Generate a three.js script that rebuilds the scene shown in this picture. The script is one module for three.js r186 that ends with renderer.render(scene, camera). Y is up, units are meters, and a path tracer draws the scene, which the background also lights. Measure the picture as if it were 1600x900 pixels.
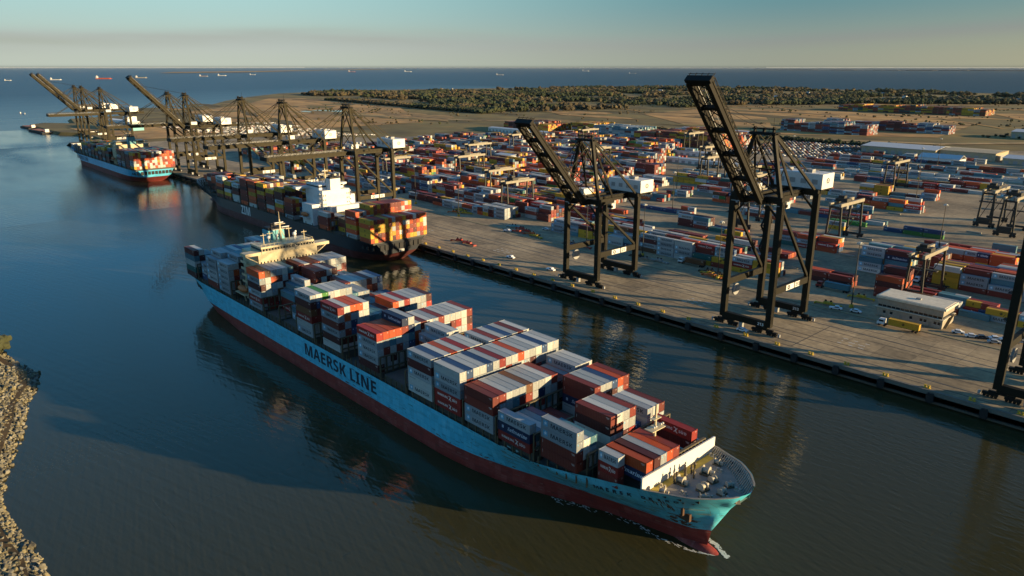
import * as THREE from 'three';
import { mergeGeometries, toCreasedNormals } from 'three/addons/utils/BufferGeometryUtils.js';
import { FontLoader } from 'three/addons/loaders/FontLoader.js';
import { TextGeometry } from 'three/addons/geometries/TextGeometry.js';

function hash2(x, y) { let h = (x * 374761393 + y * 668265263) | 0; h = Math.imul(h ^ (h >>> 13), 1274126177); return ((h ^ (h >>> 16)) >>> 0) / 4294967296; }
function vnoise(x, y, per) { // periodic value noise
  const xi = Math.floor(x), yi = Math.floor(y), fx = x - xi, fy = y - yi, u = fx * fx * (3 - 2 * fx), v = fy * fy * (3 - 2 * fy);
  const m = a => ((a % per) + per) % per, h = (a, b) => hash2(m(a), m(b));
  return (h(xi, yi) * (1 - u) + h(xi + 1, yi) * u) * (1 - v) + (h(xi, yi + 1) * (1 - u) + h(xi + 1, yi + 1) * u) * v;
}
function fbm(x, y, per, oct) { let s = 0, a = 0.5, t = 0; for (let o = 0; o < oct; o++) { s += a * vnoise(x, y, per); t += a; x *= 2; y *= 2; per *= 2; a *= 0.5; } return s / t; }
// ---------- camera, sky, sun, exposure ----------
// world: x runs along the quay, y up, inland is -z (n = -z); water level y = 0
const scene = new THREE.Scene();
const camera = new THREE.PerspectiveCamera(42.74, 16 / 9, 1, 200000);
camera.position.set(0, 112, 0);
camera.lookAt(-0.7373 * 0.95783 * 100, 112 - 28.735, -0.6755 * 0.95783 * 100);
const renderer = new THREE.WebGLRenderer({ antialias: true });
renderer.setSize(1024, 576);
renderer.toneMapping = THREE.LinearToneMapping;
renderer.toneMappingExposure = 2.0;
renderer.shadowMap.enabled = true;
const SUN = new THREE.Vector3(0.877, Math.tan(9.3 * Math.PI / 180), -0.48).normalize();
const sun = new THREE.DirectionalLight(new THREE.Color().setRGB(1.0, 0.74, 0.4), 5);
sun.position.copy(SUN).multiplyScalar(1500).add(new THREE.Vector3(-400, 0, -500));
sun.target.position.set(-400, 0, -500);
sun.castShadow = true;
sun.shadow.mapSize.set(4096, 4096);
Object.assign(sun.shadow.camera, { left: -1500, right: 1500, top: 700, bottom: -700, near: 10, far: 4000 });
scene.add(sun, sun.target);
{ // clear late-afternoon sky: teal overhead, dusty cream band at the horizon, warmer towards the sun
  const W = 2048, H = 1024, d = new Float32Array(W * H * 4);
  const mix = (a, b, t) => a.map((v, i) => v + (b[i] - v) * t), sm = (a, b, x) => { x = Math.min(1, Math.max(0, (x - a) / (b - a))); return x * x * (3 - 2 * x); };
  const sa = Math.atan2(SUN.z, SUN.x);
  for (let j = 0; j < H; j++) for (let i = 0; i < W; i++) {
    const el = ((j + 0.5) / H - 0.5) * 180, az = ((i + 0.5) / W - 0.5) * Math.PI * 2;
    let da = Math.abs(az - sa); if (da > Math.PI) da = Math.PI * 2 - da;
    const toward = sm(1.75, 0.5, da), away = sm(1.5, 2.3, da);
    let hor = mix([0.155, 0.168, 0.138], [0.27, 0.232, 0.115], toward); hor = mix(hor, [0.255, 0.285, 0.24], away);
    let mid = mix([0.06, 0.138, 0.157], [0.13, 0.185, 0.165], toward); mid = mix(mid, [0.205, 0.325, 0.32], away);
    const up = mix([0.026, 0.09, 0.165], [0.055, 0.2, 0.36], away), zen = [0.026, 0.078, 0.195];
    const e = Math.max(0, el);
    let c = mix(hor, mid, sm(0.2, 5.2, e)); c = mix(c, up, sm(4.5, 12, e)); c = mix(c, zen, sm(15, 75, e));
    // thin brownish smoke haze drifting low over the bay
    const st = Math.exp(-Math.pow((e - 1.9 - 0.25 * Math.sin(az * 9)) / (0.3 + 0.5 * fbm(az * 5 + 9, 2.5, 4096, 3)), 2)) * away * (0.1 + 1.3 * fbm(az * 7 + 60, e * 3.2 + 4, 4096, 4)); c = mix(c, [0.19, 0.2, 0.165], Math.min(0.6, 0.62 * st));
    if (el < 0) c = mix(hor, [0.05, 0.06, 0.06], sm(0, 6, -el));
    const k = (j * W + i) * 4; d[k] = c[0]; d[k + 1] = c[1]; d[k + 2] = c[2]; d[k + 3] = 1;
  }
  const t = new THREE.DataTexture(d, W, H, THREE.RGBAFormat, THREE.FloatType);
  t.mapping = THREE.EquirectangularReflectionMapping; t.magFilter = THREE.LinearFilter; t.minFilter = THREE.LinearFilter; t.needsUpdate = true;
  scene.background = t; scene.environment = t;
}
scene.fog = new THREE.FogExp2(new THREE.Color().setRGB(0.5, 0.52, 0.52), 0.0000028);

// ---------- helpers ----------
let seed = 20231; const rnd = () => { seed = (seed * 1664525 + 1013904223) >>> 0; return seed / 4294967296; };
const R = (a, b) => a + (b - a) * rnd(), pick = a => a[Math.floor(rnd() * a.length)];
const V = (x, y, n) => new THREE.Vector3(x, y, -n);
const lin = (r, g, b) => new THREE.Color().setRGB(r, g, b);
const used = {}; const numbered = s => { const k = used[s] = (used[s] ?? -1) + 1; return k ? `${s}_${String(k).padStart(3, '0')}` : s; };
function dataTex(n, fn, srgb, m = n) { // fn(u,v) -> [r,g,b] 0..1
  const d = new Uint8Array(n * m * 4);
  for (let j = 0; j < m; j++) for (let i = 0; i < n; i++) { const c = fn(i / n, j / m), k = (j * n + i) * 4; d[k] = c[0] * 255; d[k + 1] = c[1] * 255; d[k + 2] = c[2] * 255; d[k + 3] = 255; }
  const t = new THREE.DataTexture(d, n, m); t.wrapS = t.wrapT = THREE.RepeatWrapping; t.magFilter = THREE.LinearFilter; t.minFilter = THREE.LinearMipmapLinearFilter; t.generateMipmaps = true;
  if (srgb) t.colorSpace = THREE.SRGBColorSpace; t.needsUpdate = true; return t;
}
// uv in metres/scale by dominant normal
function uvm(g, s = 1) {
  const p = g.attributes.position, nn = g.attributes.normal, uv = new Float32Array(p.count * 2);
  for (let i = 0; i < p.count; i++) {
    const ax = Math.abs(nn.getX(i)), ay = Math.abs(nn.getY(i)), az = Math.abs(nn.getZ(i));
    const x = p.getX(i), y = p.getY(i), z = p.getZ(i);
    const [a, b] = ay >= ax && ay >= az ? [x, z] : ax >= az ? [z, y] : [x, y];
    uv[2 * i] = a / s; uv[2 * i + 1] = b / s;
  }
  g.setAttribute('uv', new THREE.BufferAttribute(uv, 2)); return g;
}
const flat = g => { const h = g.index ? g.toNonIndexed() : g; for (const k of Object.keys(h.attributes)) if (!['position', 'normal', 'uv'].includes(k)) h.deleteAttribute(k); return h; };
function join(list, s = 8) { const g = list.length === 1 ? flat(list[0]) : mergeGeometries(list.map(flat)); return s ? uvm(g, s) : g; }
const bx = (x0, x1, y0, y1, n0, n1) => new THREE.BoxGeometry(Math.abs(x1 - x0), Math.abs(y1 - y0), Math.abs(n1 - n0)).translate((x0 + x1) / 2, (y0 + y1) / 2, -(n0 + n1) / 2);
function beam(a, b, w, h = w) { // box along a->b; w sideways, h "up"
  const d = b.clone().sub(a), L = d.length(), z = d.clone().normalize();
  let up = new THREE.Vector3(0, 1, 0); if (Math.abs(z.y) > 0.99) up.set(1, 0, 0);
  const x = new THREE.Vector3().crossVectors(up, z).normalize(), y = new THREE.Vector3().crossVectors(z, x);
  const m = new THREE.Matrix4().makeBasis(x, y, z).setPosition(a.clone().add(b).multiplyScalar(0.5));
  return new THREE.BoxGeometry(w, h, L).applyMatrix4(m);
}
function rod(a, b, r, seg = 5) {
  const d = b.clone().sub(a), g = new THREE.CylinderGeometry(r, r, d.length(), seg, 1);
  const q = new THREE.Quaternion().setFromUnitVectors(new THREE.Vector3(0, 1, 0), d.clone().normalize());
  return g.applyQuaternion(q).translate((a.x + b.x) / 2, (a.y + b.y) / 2, (a.z + b.z) / 2);
}
const cyl = (r0, r1, y0, y1, x, n, seg = 12) => new THREE.CylinderGeometry(r1, r0, y1 - y0, seg).translate(x, (y0 + y1) / 2, -n);
function part(parent, name, geos, mat, s = 8, label) {
  const m = new THREE.Mesh(Array.isArray(geos) ? join(geos, s) : geos, mat); m.name = name; m.castShadow = m.receiveShadow = true;
  if (label) m.userData.label = label; parent.add(m); return m;
}
function tag(o, label, category, group, kind) { o.userData = { label, category }; if (group) o.userData.group = group; if (kind) o.userData.kind = kind; return o; }
function thing(name, label, category, x, y, n, turn = 0, group) {
  const o = new THREE.Group(); o.name = numbered(name); o.position.set(x, y, -n); o.rotation.y = turn; scene.add(o); return tag(o, label, category, group);
}
function single(name, geos, mat, label, category, group, s = 8) { const m = part(scene, numbered(name), geos, mat, s); return tag(m, label, category, group); }
function struct(name, geo, mat, s = 8) { const m = part(scene, numbered(name), geo, mat, s); m.userData = { kind: 'structure' }; return m; }
const polyGeo = (pts, y) => { const g = new THREE.ShapeGeometry(new THREE.Shape(pts.map(([x, n]) => new THREE.Vector2(x, n)))); g.rotateX(-Math.PI / 2); return g.translate(0, y, 0); };
const ORD = ['', 'first', 'second', 'third', 'fourth', 'fifth', 'sixth', 'seventh', 'eighth', 'ninth', 'tenth', 'eleventh', 'twelfth', 'thirteenth', 'fourteenth', 'fifteenth', 'sixteenth', 'seventeenth', 'eighteenth', 'nineteenth', 'twentieth', 'twenty-first', 'twenty-second', 'twenty-third', 'twenty-fourth', 'twenty-fifth', 'twenty-sixth', 'twenty-seventh', 'twenty-eighth', 'twenty-ninth', 'thirtieth'];
// bearing as seen from the water: orders alike things from one end of the row to the other
const across = o => { const x = o.position.x, n = -o.position.z, f = -0.7373 * x + 0.6755 * n, r = 0.6755 * x + 0.7373 * n; return r / f; };
function orderLabels(list, fn) { [...list].sort((a, b) => across(a) - across(b)).forEach((o, i) => { o.userData.label = fn(ORD[i + 1], i); }); }

// ---------- materials ----------
const T = {};
T.grime = dataTex(256, (u, v) => { const a = fbm(u * 6, v * 6, 6, 5), b = fbm(u * 24, v * 3 + 7, 24, 3); const s = 0.74 + 0.3 * a - 0.14 * b; return [s, s * 0.985, s * 0.96]; });
T.paint = dataTex(256, (u, v) => { const a = fbm(u * 4, v * 4, 4, 6); const sp = fbm(u * 40, v * 40, 40, 2); const s = 0.84 + 0.2 * a - (sp > 0.72 ? 0.12 : 0); return [s, s, s]; });
T.wave = dataTex(512, (u, v) => { const w = 0.5 * fbm(u * 10 + 0.8 * Math.sin(v * 6.283), v * 26, 26 * 10, 1) + 0.3 * fbm(u * 12, v * 30, 0 || 60, 4) + 0.2 * fbm(u * 30, v * 60, 60, 3); return [w, w, w]; });
{ const n = 512; // tileable ripples
  T.wave = dataTex(n, (u, v) => { const q = 6.2831853; let w = 0; for (const [a, b, p, s] of [[3, 11, 0.3, 0.2], [-2, 14, 1.7, 0.18], [5, 19, 4.1, 0.14], [-7, 23, 2.2, 0.1], [9, 31, 5, 0.08], [-12, 37, 0.9, 0.07]]) w += s * Math.sin(q * (a * u + b * v) + p + 3 * fbm(u * 4, v * 4, 4, 3)); w = 0.5 + 0.3 * w + 0.5 * (fbm(u * 16, v * 40, 80, 4) - 0.5); w = Math.min(1, Math.max(0, w)); return [w, w, w]; });
}
T.slick = dataTex(512, (u, v) => { const a = fbm(u * 4 + 2 * fbm(u * 3, v * 3, 3, 3), v * 11, 44, 5); const k = Math.min(1, Math.max(0.25, 0.35 + 1.5 * (a - 0.36))); return [k, k, k]; }); T.slick.repeat.set(46 / 640, 46 / 640);
const std = (c, rough = 0.7, o = {}) => new THREE.MeshStandardMaterial({ color: c, roughness: rough, side: THREE.DoubleSide, ...o });
const M = {
  steel: new THREE.MeshPhysicalMaterial({ color: lin(0.017, 0.0145, 0.0085), roughness: 0.6, specularIntensity: 0.35, map: T.grime, side: THREE.DoubleSide }), steelWorn: new THREE.MeshPhysicalMaterial({ color: lin(0.045, 0.038, 0.02), roughness: 0.65, specularIntensity: 0.35, map: T.grime, side: THREE.DoubleSide }), steelDark: new THREE.MeshPhysicalMaterial({ color: lin(0.012, 0.011, 0.009), roughness: 0.65, specularIntensity: 0.35, side: THREE.DoubleSide }),
  rtg: std(lin(0.03, 0.028, 0.022), 0.6, { map: T.grime }), rtgTop: std(lin(0.32, 0.29, 0.22), 0.6, { map: T.grime }),
  white: std(lin(0.72, 0.71, 0.68), 0.5, { map: T.paint }), houseBlue: std(lin(0.55, 0.62, 0.68), 0.5, { map: T.paint }),
  cream: std(lin(0.68, 0.58, 0.38), 0.55, { map: T.grime }), glass: std(lin(0.015, 0.018, 0.02), 0.12), black: std(lin(0.012, 0.012, 0.013), 0.75),
  deckGrey: std(lin(0.3, 0.28, 0.235), 0.75, { map: T.grime }), hatch: std(lin(0.1, 0.095, 0.08), 0.75, { map: T.grime }), lash: std(lin(0.13, 0.105, 0.06), 0.7, { map: T.grime }),
  rubber: std(lin(0.015, 0.015, 0.015), 0.85), yellow: std(lin(0.62, 0.42, 0.03), 0.6, { map: T.grime }), red: std(lin(0.42, 0.05, 0.03), 0.6, { map: T.grime }), orange: std(lin(0.55, 0.16, 0.03), 0.6, { map: T.grime }),
  carWhite: std(lin(0.72, 0.73, 0.74), 0.25), carDark: std(lin(0.04, 0.045, 0.055), 0.25), carRed: std(lin(0.3, 0.03, 0.02), 0.3), carSilver: std(lin(0.35, 0.36, 0.37), 0.3),
  concreteLight: std(lin(0.4, 0.36, 0.29), 0.85, { map: T.grime }), galv: std(lin(0.3, 0.3, 0.29), 0.5), lampHead: std(lin(0.55, 0.55, 0.5), 0.4),
  blueText: std(lin(0.01, 0.016, 0.035), 0.6), whiteText: std(lin(0.7, 0.7, 0.68), 0.6), green: std(lin(0.05, 0.2, 0.06), 0.6, { map: T.grime }), blue: std(lin(0.04, 0.1, 0.24), 0.6, { map: T.grime }), turquoise: std(lin(0.1, 0.36, 0.42), 0.5),
};
const font = await new FontLoader().loadAsync('fonts/droid/droid_sans_bold.typeface.json');
const fontR = await new FontLoader().loadAsync('fonts/droid/droid_sans_regular.typeface.json');
const text = (s, size, depth = 0.04, f = font) => { const g = new TextGeometry(s, { font: f, size, depth, curveSegments: 3, bevelEnabled: false }); g.computeBoundingBox(); return g; };
// ---------- setting: water, land, quay ----------
{
  const g = new THREE.PlaneGeometry(240000, 240000, 1, 1).rotateX(-Math.PI / 2).translate(-60000, 0, -60000);
  const p = g.attributes.position, uv = g.attributes.uv; for (let i = 0; i < p.count; i++) uv.setXY(i, p.getX(i) / 46, p.getZ(i) / 46);
  const m = new THREE.MeshPhysicalMaterial({ color: lin(0.04, 0.037, 0.015), roughness: 0.24, roughnessMap: T.slick, ior: 1.33, bumpMap: T.wave, bumpScale: 0.12 });
  const w = new THREE.Mesh(g, m); w.name = 'water'; w.receiveShadow = true; w.userData = { kind: 'structure' }; scene.add(w);
  // the open bay is choppier than the sheltered channel
  for (let k = 1; k <= 18; k++) { const t = k / 18, xw = -420 - 3000 * Math.pow(t, 1.5), nn = 2200 + 900 * t; const b = struct('bay_water', [polyGeo([[xw, -60000], [xw - 160, 700], [xw - 900, nn], [60000, nn + 1500], [60000, 120000], [-120000, 120000], [-120000, -60000]], k * 0.004)], new THREE.MeshPhysicalMaterial({ color: lin(0.04 - 0.02 * t, 0.037, 0.015 + 0.028 * t), ...(t < 0.5 ? { roughness: 0.24 + 0.3 * t, roughnessMap: T.slick } : { roughness: 0.1 + 0.3 * t }), ior: 1.33, bumpMap: T.wave, bumpScale: 0.12 + 0.43 * t }), 46); b.castShadow = false; }
}
const QN = 264, QY = 5;
T.concrete = dataTex(1024, (u, v) => { // 128 m tile, worn slab concrete with tyre marks and patches
  const a = fbm(u * 5, v * 5, 5, 6), b = fbm(u * 20, v * 60, 60, 4), c = fbm(u * 90 + 3, v * 90, 90, 3);
  let s = 0.62 + 0.34 * (a - 0.5) + 0.07 * (b - 0.5) + 0.16 * (c - 0.5);
  const patch = fbm(Math.floor(u * 10) * 3.7, Math.floor(v * 10) * 5.3, 997, 1); s *= 0.9 + 0.2 * patch;
  const jx = Math.abs(((u * 10) % 1) - 0.5), jy = Math.abs(((v * 10) % 1) - 0.5); if (jx > 0.492 || jy > 0.492) s *= 0.84;
  if (fbm(u * 11, v * 70 + 9, 70, 3) > 0.68) s *= 0.9; return [s, s * 0.93, s * 0.8];
}, true);
T.field = dataTex(512, (u, v) => { const a = fbm(u * 4, v * 4, 4, 6), b = fbm(u * 18, v * 18, 18, 4); const s = 0.4 + 0.5 * a; return [s * (0.95 + 0.2 * b), s * 0.9, s * (0.72 - 0.15 * b)]; }, true);
const mConc = std(lin(1.0, 0.88, 0.7), 0.85, { map: T.concrete });
const mYard = std(lin(0.82, 0.72, 0.58), 0.85, { map: T.concrete });
const mField = std(lin(0.36, 0.36, 0.19), 0.95, { map: T.field }), mTan = std(lin(0.95, 0.72, 0.45), 0.95, { map: T.field }), mGrass = std(lin(0.3, 0.3, 0.13), 0.95, { map: T.field }), mRoad = std(lin(1.1, 1.0, 0.85).multiplyScalar(0.75), 0.9, { map: T.field });
{
  const coast = [[400, QN + 0.6], [-1262, QN + 0.6], [-1300, 320], [-1440, 322], [-1480, 300], [-1560, 296], [-1725, 300], [-1760, 330], [-1700, 372], [-1860, 400], [-1910, 520], [-2030, 640], [-2278, 867], [-2520, 1010], [-2764, 1186], [-3071, 1460], [-3223, 1805], [-3180, 2189], [-3020, 2800], [-2755, 3529], [-1900, 3800], [-857, 3720], [200, 3800], [1800, 3900], [3600, 3600], [3600, QN + 0.6]];
  struct('ground', [polyGeo(coast, 4.5)], mField, 240);
  // sloping shore under the edge of the land
  const gs = []; for (let i = 1; i < coast.length - 3; i++) { const [a, b] = [coast[i], coast[i + 1]]; const dx = b[0] - a[0], dn = b[1] - a[1], L = Math.hypot(dx, dn), ox = -dn / L * -8, on = dx / L * -8; const g = new THREE.BufferGeometry(); const q = [V(a[0], 4.5, a[1]), V(b[0], 4.5, b[1]), V(b[0] - ox, -1, b[1] - on), V(a[0] - ox, -1, a[1] - on)]; g.setFromPoints([q[0], q[1], q[2], q[0], q[2], q[3]]); g.computeVertexNormals(); g.setAttribute('uv', new THREE.BufferAttribute(new Float32Array(12), 2)); gs.push(g); }
  struct('shore', gs, mGrass, 40);
  struct('yard_pavement', [polyGeo([[330, 318], [-1190, 318], [-1190, 560], [-1010, 640], [-960, 900], [-640, 985], [-470, 900], [-330, 1090], [-180, 1300], [330, 1300]], 4.95)], mYard, 128);
  struct('quay_apron', [bx(330, -1262, 1.2, QY, QN + 1.2, 318)], mConc, 128);
  // bare fields, roads and a pond inland
  struct('field', [polyGeo([[-1240, 330], [-1560, 330], [-1650, 430], [-1500, 520], [-1240, 470]], 4.9)], mTan, 120);
  struct('field', [polyGeo([[-1250, 640], [-1900, 640], [-2200, 930], [-2600, 1200], [-2300, 1500], [-1500, 1040], [-1250, 900]], 4.9)], mTan, 200);
  struct('field', [polyGeo([[-700, 1120], [-1120, 1450], [-1160, 1800], [-820, 1900], [-480, 1700], [-420, 1300]], 4.9)], mTan, 160);
  struct('field', [polyGeo([[-250, 1500], [-560, 2080], [-300, 2300], [300, 2300], [300, 1500]], 4.9)], mTan, 220);
  struct('field', [polyGeo([[-720, 1330], [-860, 1560], [-620, 1620], [-500, 1400]], 5.0)], mGrass, 120);
  const strip = (pts, w, y, m) => { const gs = []; for (let i = 0; i < pts.length - 1; i++) { const [a, b] = [pts[i], pts[i + 1]], dx = b[0] - a[0], dn = b[1] - a[1], L = Math.hypot(dx, dn), ox = -dn / L * w / 2, on = dx / L * w / 2, ex = dx / L * w * 0.3, en = dn / L * w * 0.3; gs.push(polyGeo([[a[0] + ox - ex, a[1] + on - en], [b[0] + ox + ex, b[1] + on + en], [b[0] - ox + ex, b[1] - on + en], [a[0] - ox - ex, a[1] - on - en]], y + i * 0.004)); } return struct('road', gs, m, 60); };
  strip([[-1206, 2010], [-900, 2230], [-631, 2640], [-200, 2900]], 26, 5.1, mRoad);
  strip([[-1135, 1735], [-1062, 2000]], 18, 5.2, mRoad);
  strip([[-2100, 760], [-1700, 900], [-1250, 1000], [-1010, 1150], [-700, 1130]], 20, 5.15, mRoad);
  strip([[-660, 1080], [-380, 1190], [-140, 1500], [60, 1900]], 22, 5.3, mRoad);
  const pond = struct('pond_water', [polyGeo([[-1690, 880], [-1780, 900], [-1800, 960], [-1730, 1000], [-1650, 960]], 5.05)], new THREE.MeshPhysicalMaterial({ color: lin(0.03, 0.035, 0.03), roughness: 0.08, ior: 1.33 }), 30);
  // far low shores across the bay
  struct('far_shore', [polyGeo([[-15000, 4800], [-17800, 6000], [-21000, 9500], [-30600, 17600], [-36000, 22500], [-33000, 22500], [-26000, 14500], [-16500, 7200]], 8)], mTan, 900);
  const fl = []; for (let i = 22; i < 60; i++) { const t = i / 59, x = -26000 + t * 26500 + R(-300, 300), n = 30000 - 6500 * t * t; fl.push(bx(x - 420, x + 420, 0, R(8, 24), n - 60, n + 300)); }
  struct('far_coast_land', fl, std(lin(0.045, 0.05, 0.055), 0.95), 900);
  // patchy scrub ground, tracks and wet hollows on the bare land
  const pm = [mGrass, mField, mTan, std(lin(0.2, 0.19, 0.1), 0.95, { map: T.field }), std(lin(0.6, 0.5, 0.33), 0.95, { map: T.field })]; for (let k = 0; k < pm.length; k++) { const gs = []; for (let i = 0; i < 26; i++) { const far = rnd() < 0.55, cx = far ? R(-1500, 900) : R(-2500, -1250), cn = far ? R(1130, 2500) : R(560, 1500); if (cx > -720 && cx < -380 && cn < 1500) continue; const a = R(25, 190), b = R(10, 60), ro = R(-0.5, 0.5), pts = []; for (let q = 0; q < 14; q++) { const an = q / 14 * 6.283, kk = R(0.55, 1.15), u = Math.cos(an) * a * kk, v = Math.sin(an) * b * kk; pts.push([cx + u * Math.cos(ro) - v * Math.sin(ro), cn + u * Math.sin(ro) + v * Math.cos(ro)]); } gs.push(polyGeo(pts, 5.02 + (i + k * 26) * 0.002)); } struct('field', gs, pm[k], 90); }
  for (let i = 0; i < 9; i++) { const x = R(-1400, 300), n = R(1150, 2000); strip([[x, n], [x - R(60, 300), n + R(80, 260)], [x - R(200, 600), n + R(200, 500)]], R(5, 9), 5.4 + i * 0.01, mTan); }
}
// quay wall with cap, ledge and fenders
{
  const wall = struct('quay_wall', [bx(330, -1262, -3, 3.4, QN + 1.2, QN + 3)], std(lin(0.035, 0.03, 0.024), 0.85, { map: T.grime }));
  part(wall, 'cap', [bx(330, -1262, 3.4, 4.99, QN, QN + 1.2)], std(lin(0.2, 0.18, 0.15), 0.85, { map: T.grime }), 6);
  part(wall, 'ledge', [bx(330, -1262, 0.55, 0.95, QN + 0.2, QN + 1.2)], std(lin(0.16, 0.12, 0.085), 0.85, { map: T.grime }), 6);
  const fg = flat(mergeGeometries([bx(-0.9, 0.9, 0.9, 4.3, QN - 0.9, QN + 1.2).toNonIndexed(), bx(-1.2, 1.2, 1.2, 4.0, QN - 1.1, QN - 0.9).toNonIndexed()]));
  for (let i = 0; i < 58; i++) { const f = part(wall, 'fender', fg, M.rubber); f.position.x = -8 - i * 16.5; }
  // crane rails, cable slot and painted lines
  const apr = new THREE.Group();
  const rail = std(lin(0.07, 0.062, 0.055), 0.5);
  struct('crane_rail', [bx(330, -1262, QY, QY + 0.06, 273.0, 273.45)], rail); struct('crane_rail', [bx(330, -1262, QY, QY + 0.06, 303.2, 303.65)], rail);
  const slot = std(lin(0.1, 0.085, 0.07), 0.9, { map: T.grime });
  for (const n of [268.2, 281, 285.5, 297.2, 309.5]) struct('pavement_line', [bx(330, -1262, QY, QY + 0.012, n, n + 0.5)], slot);
  struct('pavement_line', [bx(0, 0.4, QY, QY + 0.016, 268.8, 302.5)], slot).position.x = -128;
  // median kerb strip between apron and yard
  const mk = std(lin(0.3, 0.25, 0.14), 0.9, { map: T.grime });
  struct('kerb', [bx(-60, -360, QY, QY + 0.14, 325.5, 327.5)], mk); struct('kerb', [bx(-372, -470, QY, QY + 0.14, 331, 333)], mk);
  const wp = std(lin(0.6, 0.58, 0.52), 0.8); const ticks = [];
  for (const cx of [-118, -192, -330, -410]) for (let i = 0; i < 9; i++) ticks.push(bx(cx + (i % 3) * 4.4 + R(-1, 1), cx + (i % 3) * 4.4 + R(1.6, 2.6), QY + 0.02, QY + 0.03, 286.5 + Math.floor(i / 3) * 3.2, 287.0 + Math.floor(i / 3) * 3.2));
  const tk = struct('pavement_marking', ticks, wp);
}
// ---------- shipping containers ----------
const CL = 12.19, CW = 2.4, CH = 2.66, ROW = 2.5, TIER = 2.74;
const LIV = { // base colour (sRGB-ish hex), print
  W: ['#9fa4a6', 'star', 'light grey'], w: ['#b9bbb6', 'small', 'pale grey'], X: ['#c9c8c0', 'star', 'off-white'], R: ['#7c2f22', 'code', 'brick red'], H: ['#96271d', 'sud', 'red lettered'], O: ['#c44f1e', 'code', 'orange red'], D: ['#4f1d1c', 'code', 'dark maroon'],
  N: ['#152c50', 'saf', 'navy blue lettered'], B: ['#28476f', 'bstar', 'blue'], T: ['#4e7d8a', 'small', 'teal grey'], G: ['#3f7f35', 'code', 'green'], Y: ['#c79a23', 'disc', 'yellow'], P: ['#6b4528', 'code', 'brown'], K: ['#1d5a57', 'code', 'dark green'],
};
function liveryTex(key) {
  const [col, print] = LIV[key]; const W = 1024, H = 512, c = document.createElement('canvas'); c.width = W; c.height = H; const x = c.getContext('2d');
  x.fillStyle = col; x.fillRect(0, 0, W, H);
  const hx = parseInt(col.slice(1), 16); const sh = (f, a) => `rgba(${Math.min(255, (hx >> 16) * f) | 0},${Math.min(255, ((hx >> 8) & 255) * f) | 0},${Math.min(255, (hx & 255) * f) | 0},${a})`;
  // weathered paint: blotches of older and fresher tone, scuffs and rust flecks
  for (let i = 0; i < 260; i++) { x.fillStyle = sh(R(0.8, 1.2), R(0.05, 0.2)); x.fillRect(R(-40, W), R(-20, H), R(10, 160), R(4, 46)); }
  for (let i = 0; i < 260; i++) { x.fillStyle = `rgba(95,52,26,${R(0.08, 0.45)})`; x.fillRect(R(0, W), R(0, H), R(1, 9), R(2, 16)); }
  for (let i = 0; i < 26; i++) { x.fillStyle = `rgba(80,45,25,${R(0.15, 0.45)})`; x.fillRect(R(0, W * 0.98), R(260, 500), R(4, 34), R(2, 9)); }
  // top half = long side: lettering in its upper part; coordinates 0..1024 x 0..218
  x.textBaseline = 'alphabetic';
  if (print === 'star') {
    x.fillStyle = '#5fb3d6'; x.fillRect(62, 40, 128, 128); x.fillStyle = '#f4f6f6'; x.beginPath(); for (let i = 0; i < 14; i++) { const r = i % 2 ? 24 : 52, a = i * Math.PI / 7 - Math.PI / 2; x.lineTo(126 + r * Math.cos(a), 104 + r * Math.sin(a)); } x.fill();
    x.fillStyle = '#10202f'; x.font = 'bold 132px sans-serif'; x.save(); x.translate(262, 152); x.scale(640 / x.measureText('MAERSK').width, 1); x.fillText('MAERSK', 0, 0); x.restore();
  } else if (print === 'small') { x.fillStyle = '#23303a'; x.font = 'bold 30px sans-serif'; x.fillText('MAERSK SEALAND', 60, 60); }
  else if (print === 'sud') { x.fillStyle = '#ece6dc'; x.font = 'bold 84px sans-serif'; x.save(); x.translate(110, 142); x.scale(420 / x.measureText('HAMBURG').width, 1); x.fillText('HAMBURG', 0, 0); x.restore(); x.save(); x.translate(680, 142); x.scale(210 / x.measureText('SÜD').width, 1); x.fillText('SÜD', 0, 0); x.restore(); x.lineWidth = 20; x.strokeStyle = '#ece6dc'; x.beginPath(); x.moveTo(560, 50); x.quadraticCurveTo(640, 70, 618, 104); x.quadraticCurveTo(600, 150, 660, 170); x.moveTo(650, 56); x.lineTo(566, 160); x.stroke(); }
  else if (print === 'saf') { x.fillStyle = '#e6ebf0'; x.font = 'italic bold 120px serif'; x.fillText('Safmarine', 300, 150); x.fillStyle = '#c8d4de'; x.fillRect(120, 70, 60, 70); }
  else if (print === 'disc') { x.fillStyle = '#3a2c10'; x.beginPath(); x.arc(500, 105, 46, 0, 7); x.fill(); x.fillStyle = col; x.font = 'bold 34px sans-serif'; x.fillText('MSC', 462, 118); }
  else if (print === 'bstar') { x.fillStyle = '#dfe7ee'; x.font = 'bold 60px sans-serif'; x.fillText('P&O', 80, 110); }
  if (print === 'code' || print === 'bstar') { x.fillStyle = 'rgba(235,230,220,0.8)'; x.fillRect(880, 40, 90, 14); x.fillRect(900, 64, 70, 12); x.fillRect(40, 40, 16, 70); }
  // end panel cell (x 640..1024, y 260..512): door marks
  x.fillStyle = sh(0.72, 0.7); for (const px of [690, 790, 880, 975]) x.fillRect(px, 262, 7, 240);
  x.fillStyle = 'rgba(235,235,230,0.7)'; x.fillRect(900, 300, 60, 12); x.fillRect(900, 320, 44, 10);
  if (print === 'bstar' || print === 'star') { x.fillStyle = print === 'star' ? '#5fb3d6' : '#7fb0e0'; x.fillRect(720, 300, 46, 46); x.fillStyle = '#eef'; x.fillRect(736, 316, 14, 14); }
  const t = new THREE.CanvasTexture(c); t.colorSpace = THREE.SRGBColorSpace; t.anisotropy = 8; return t;
}
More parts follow.
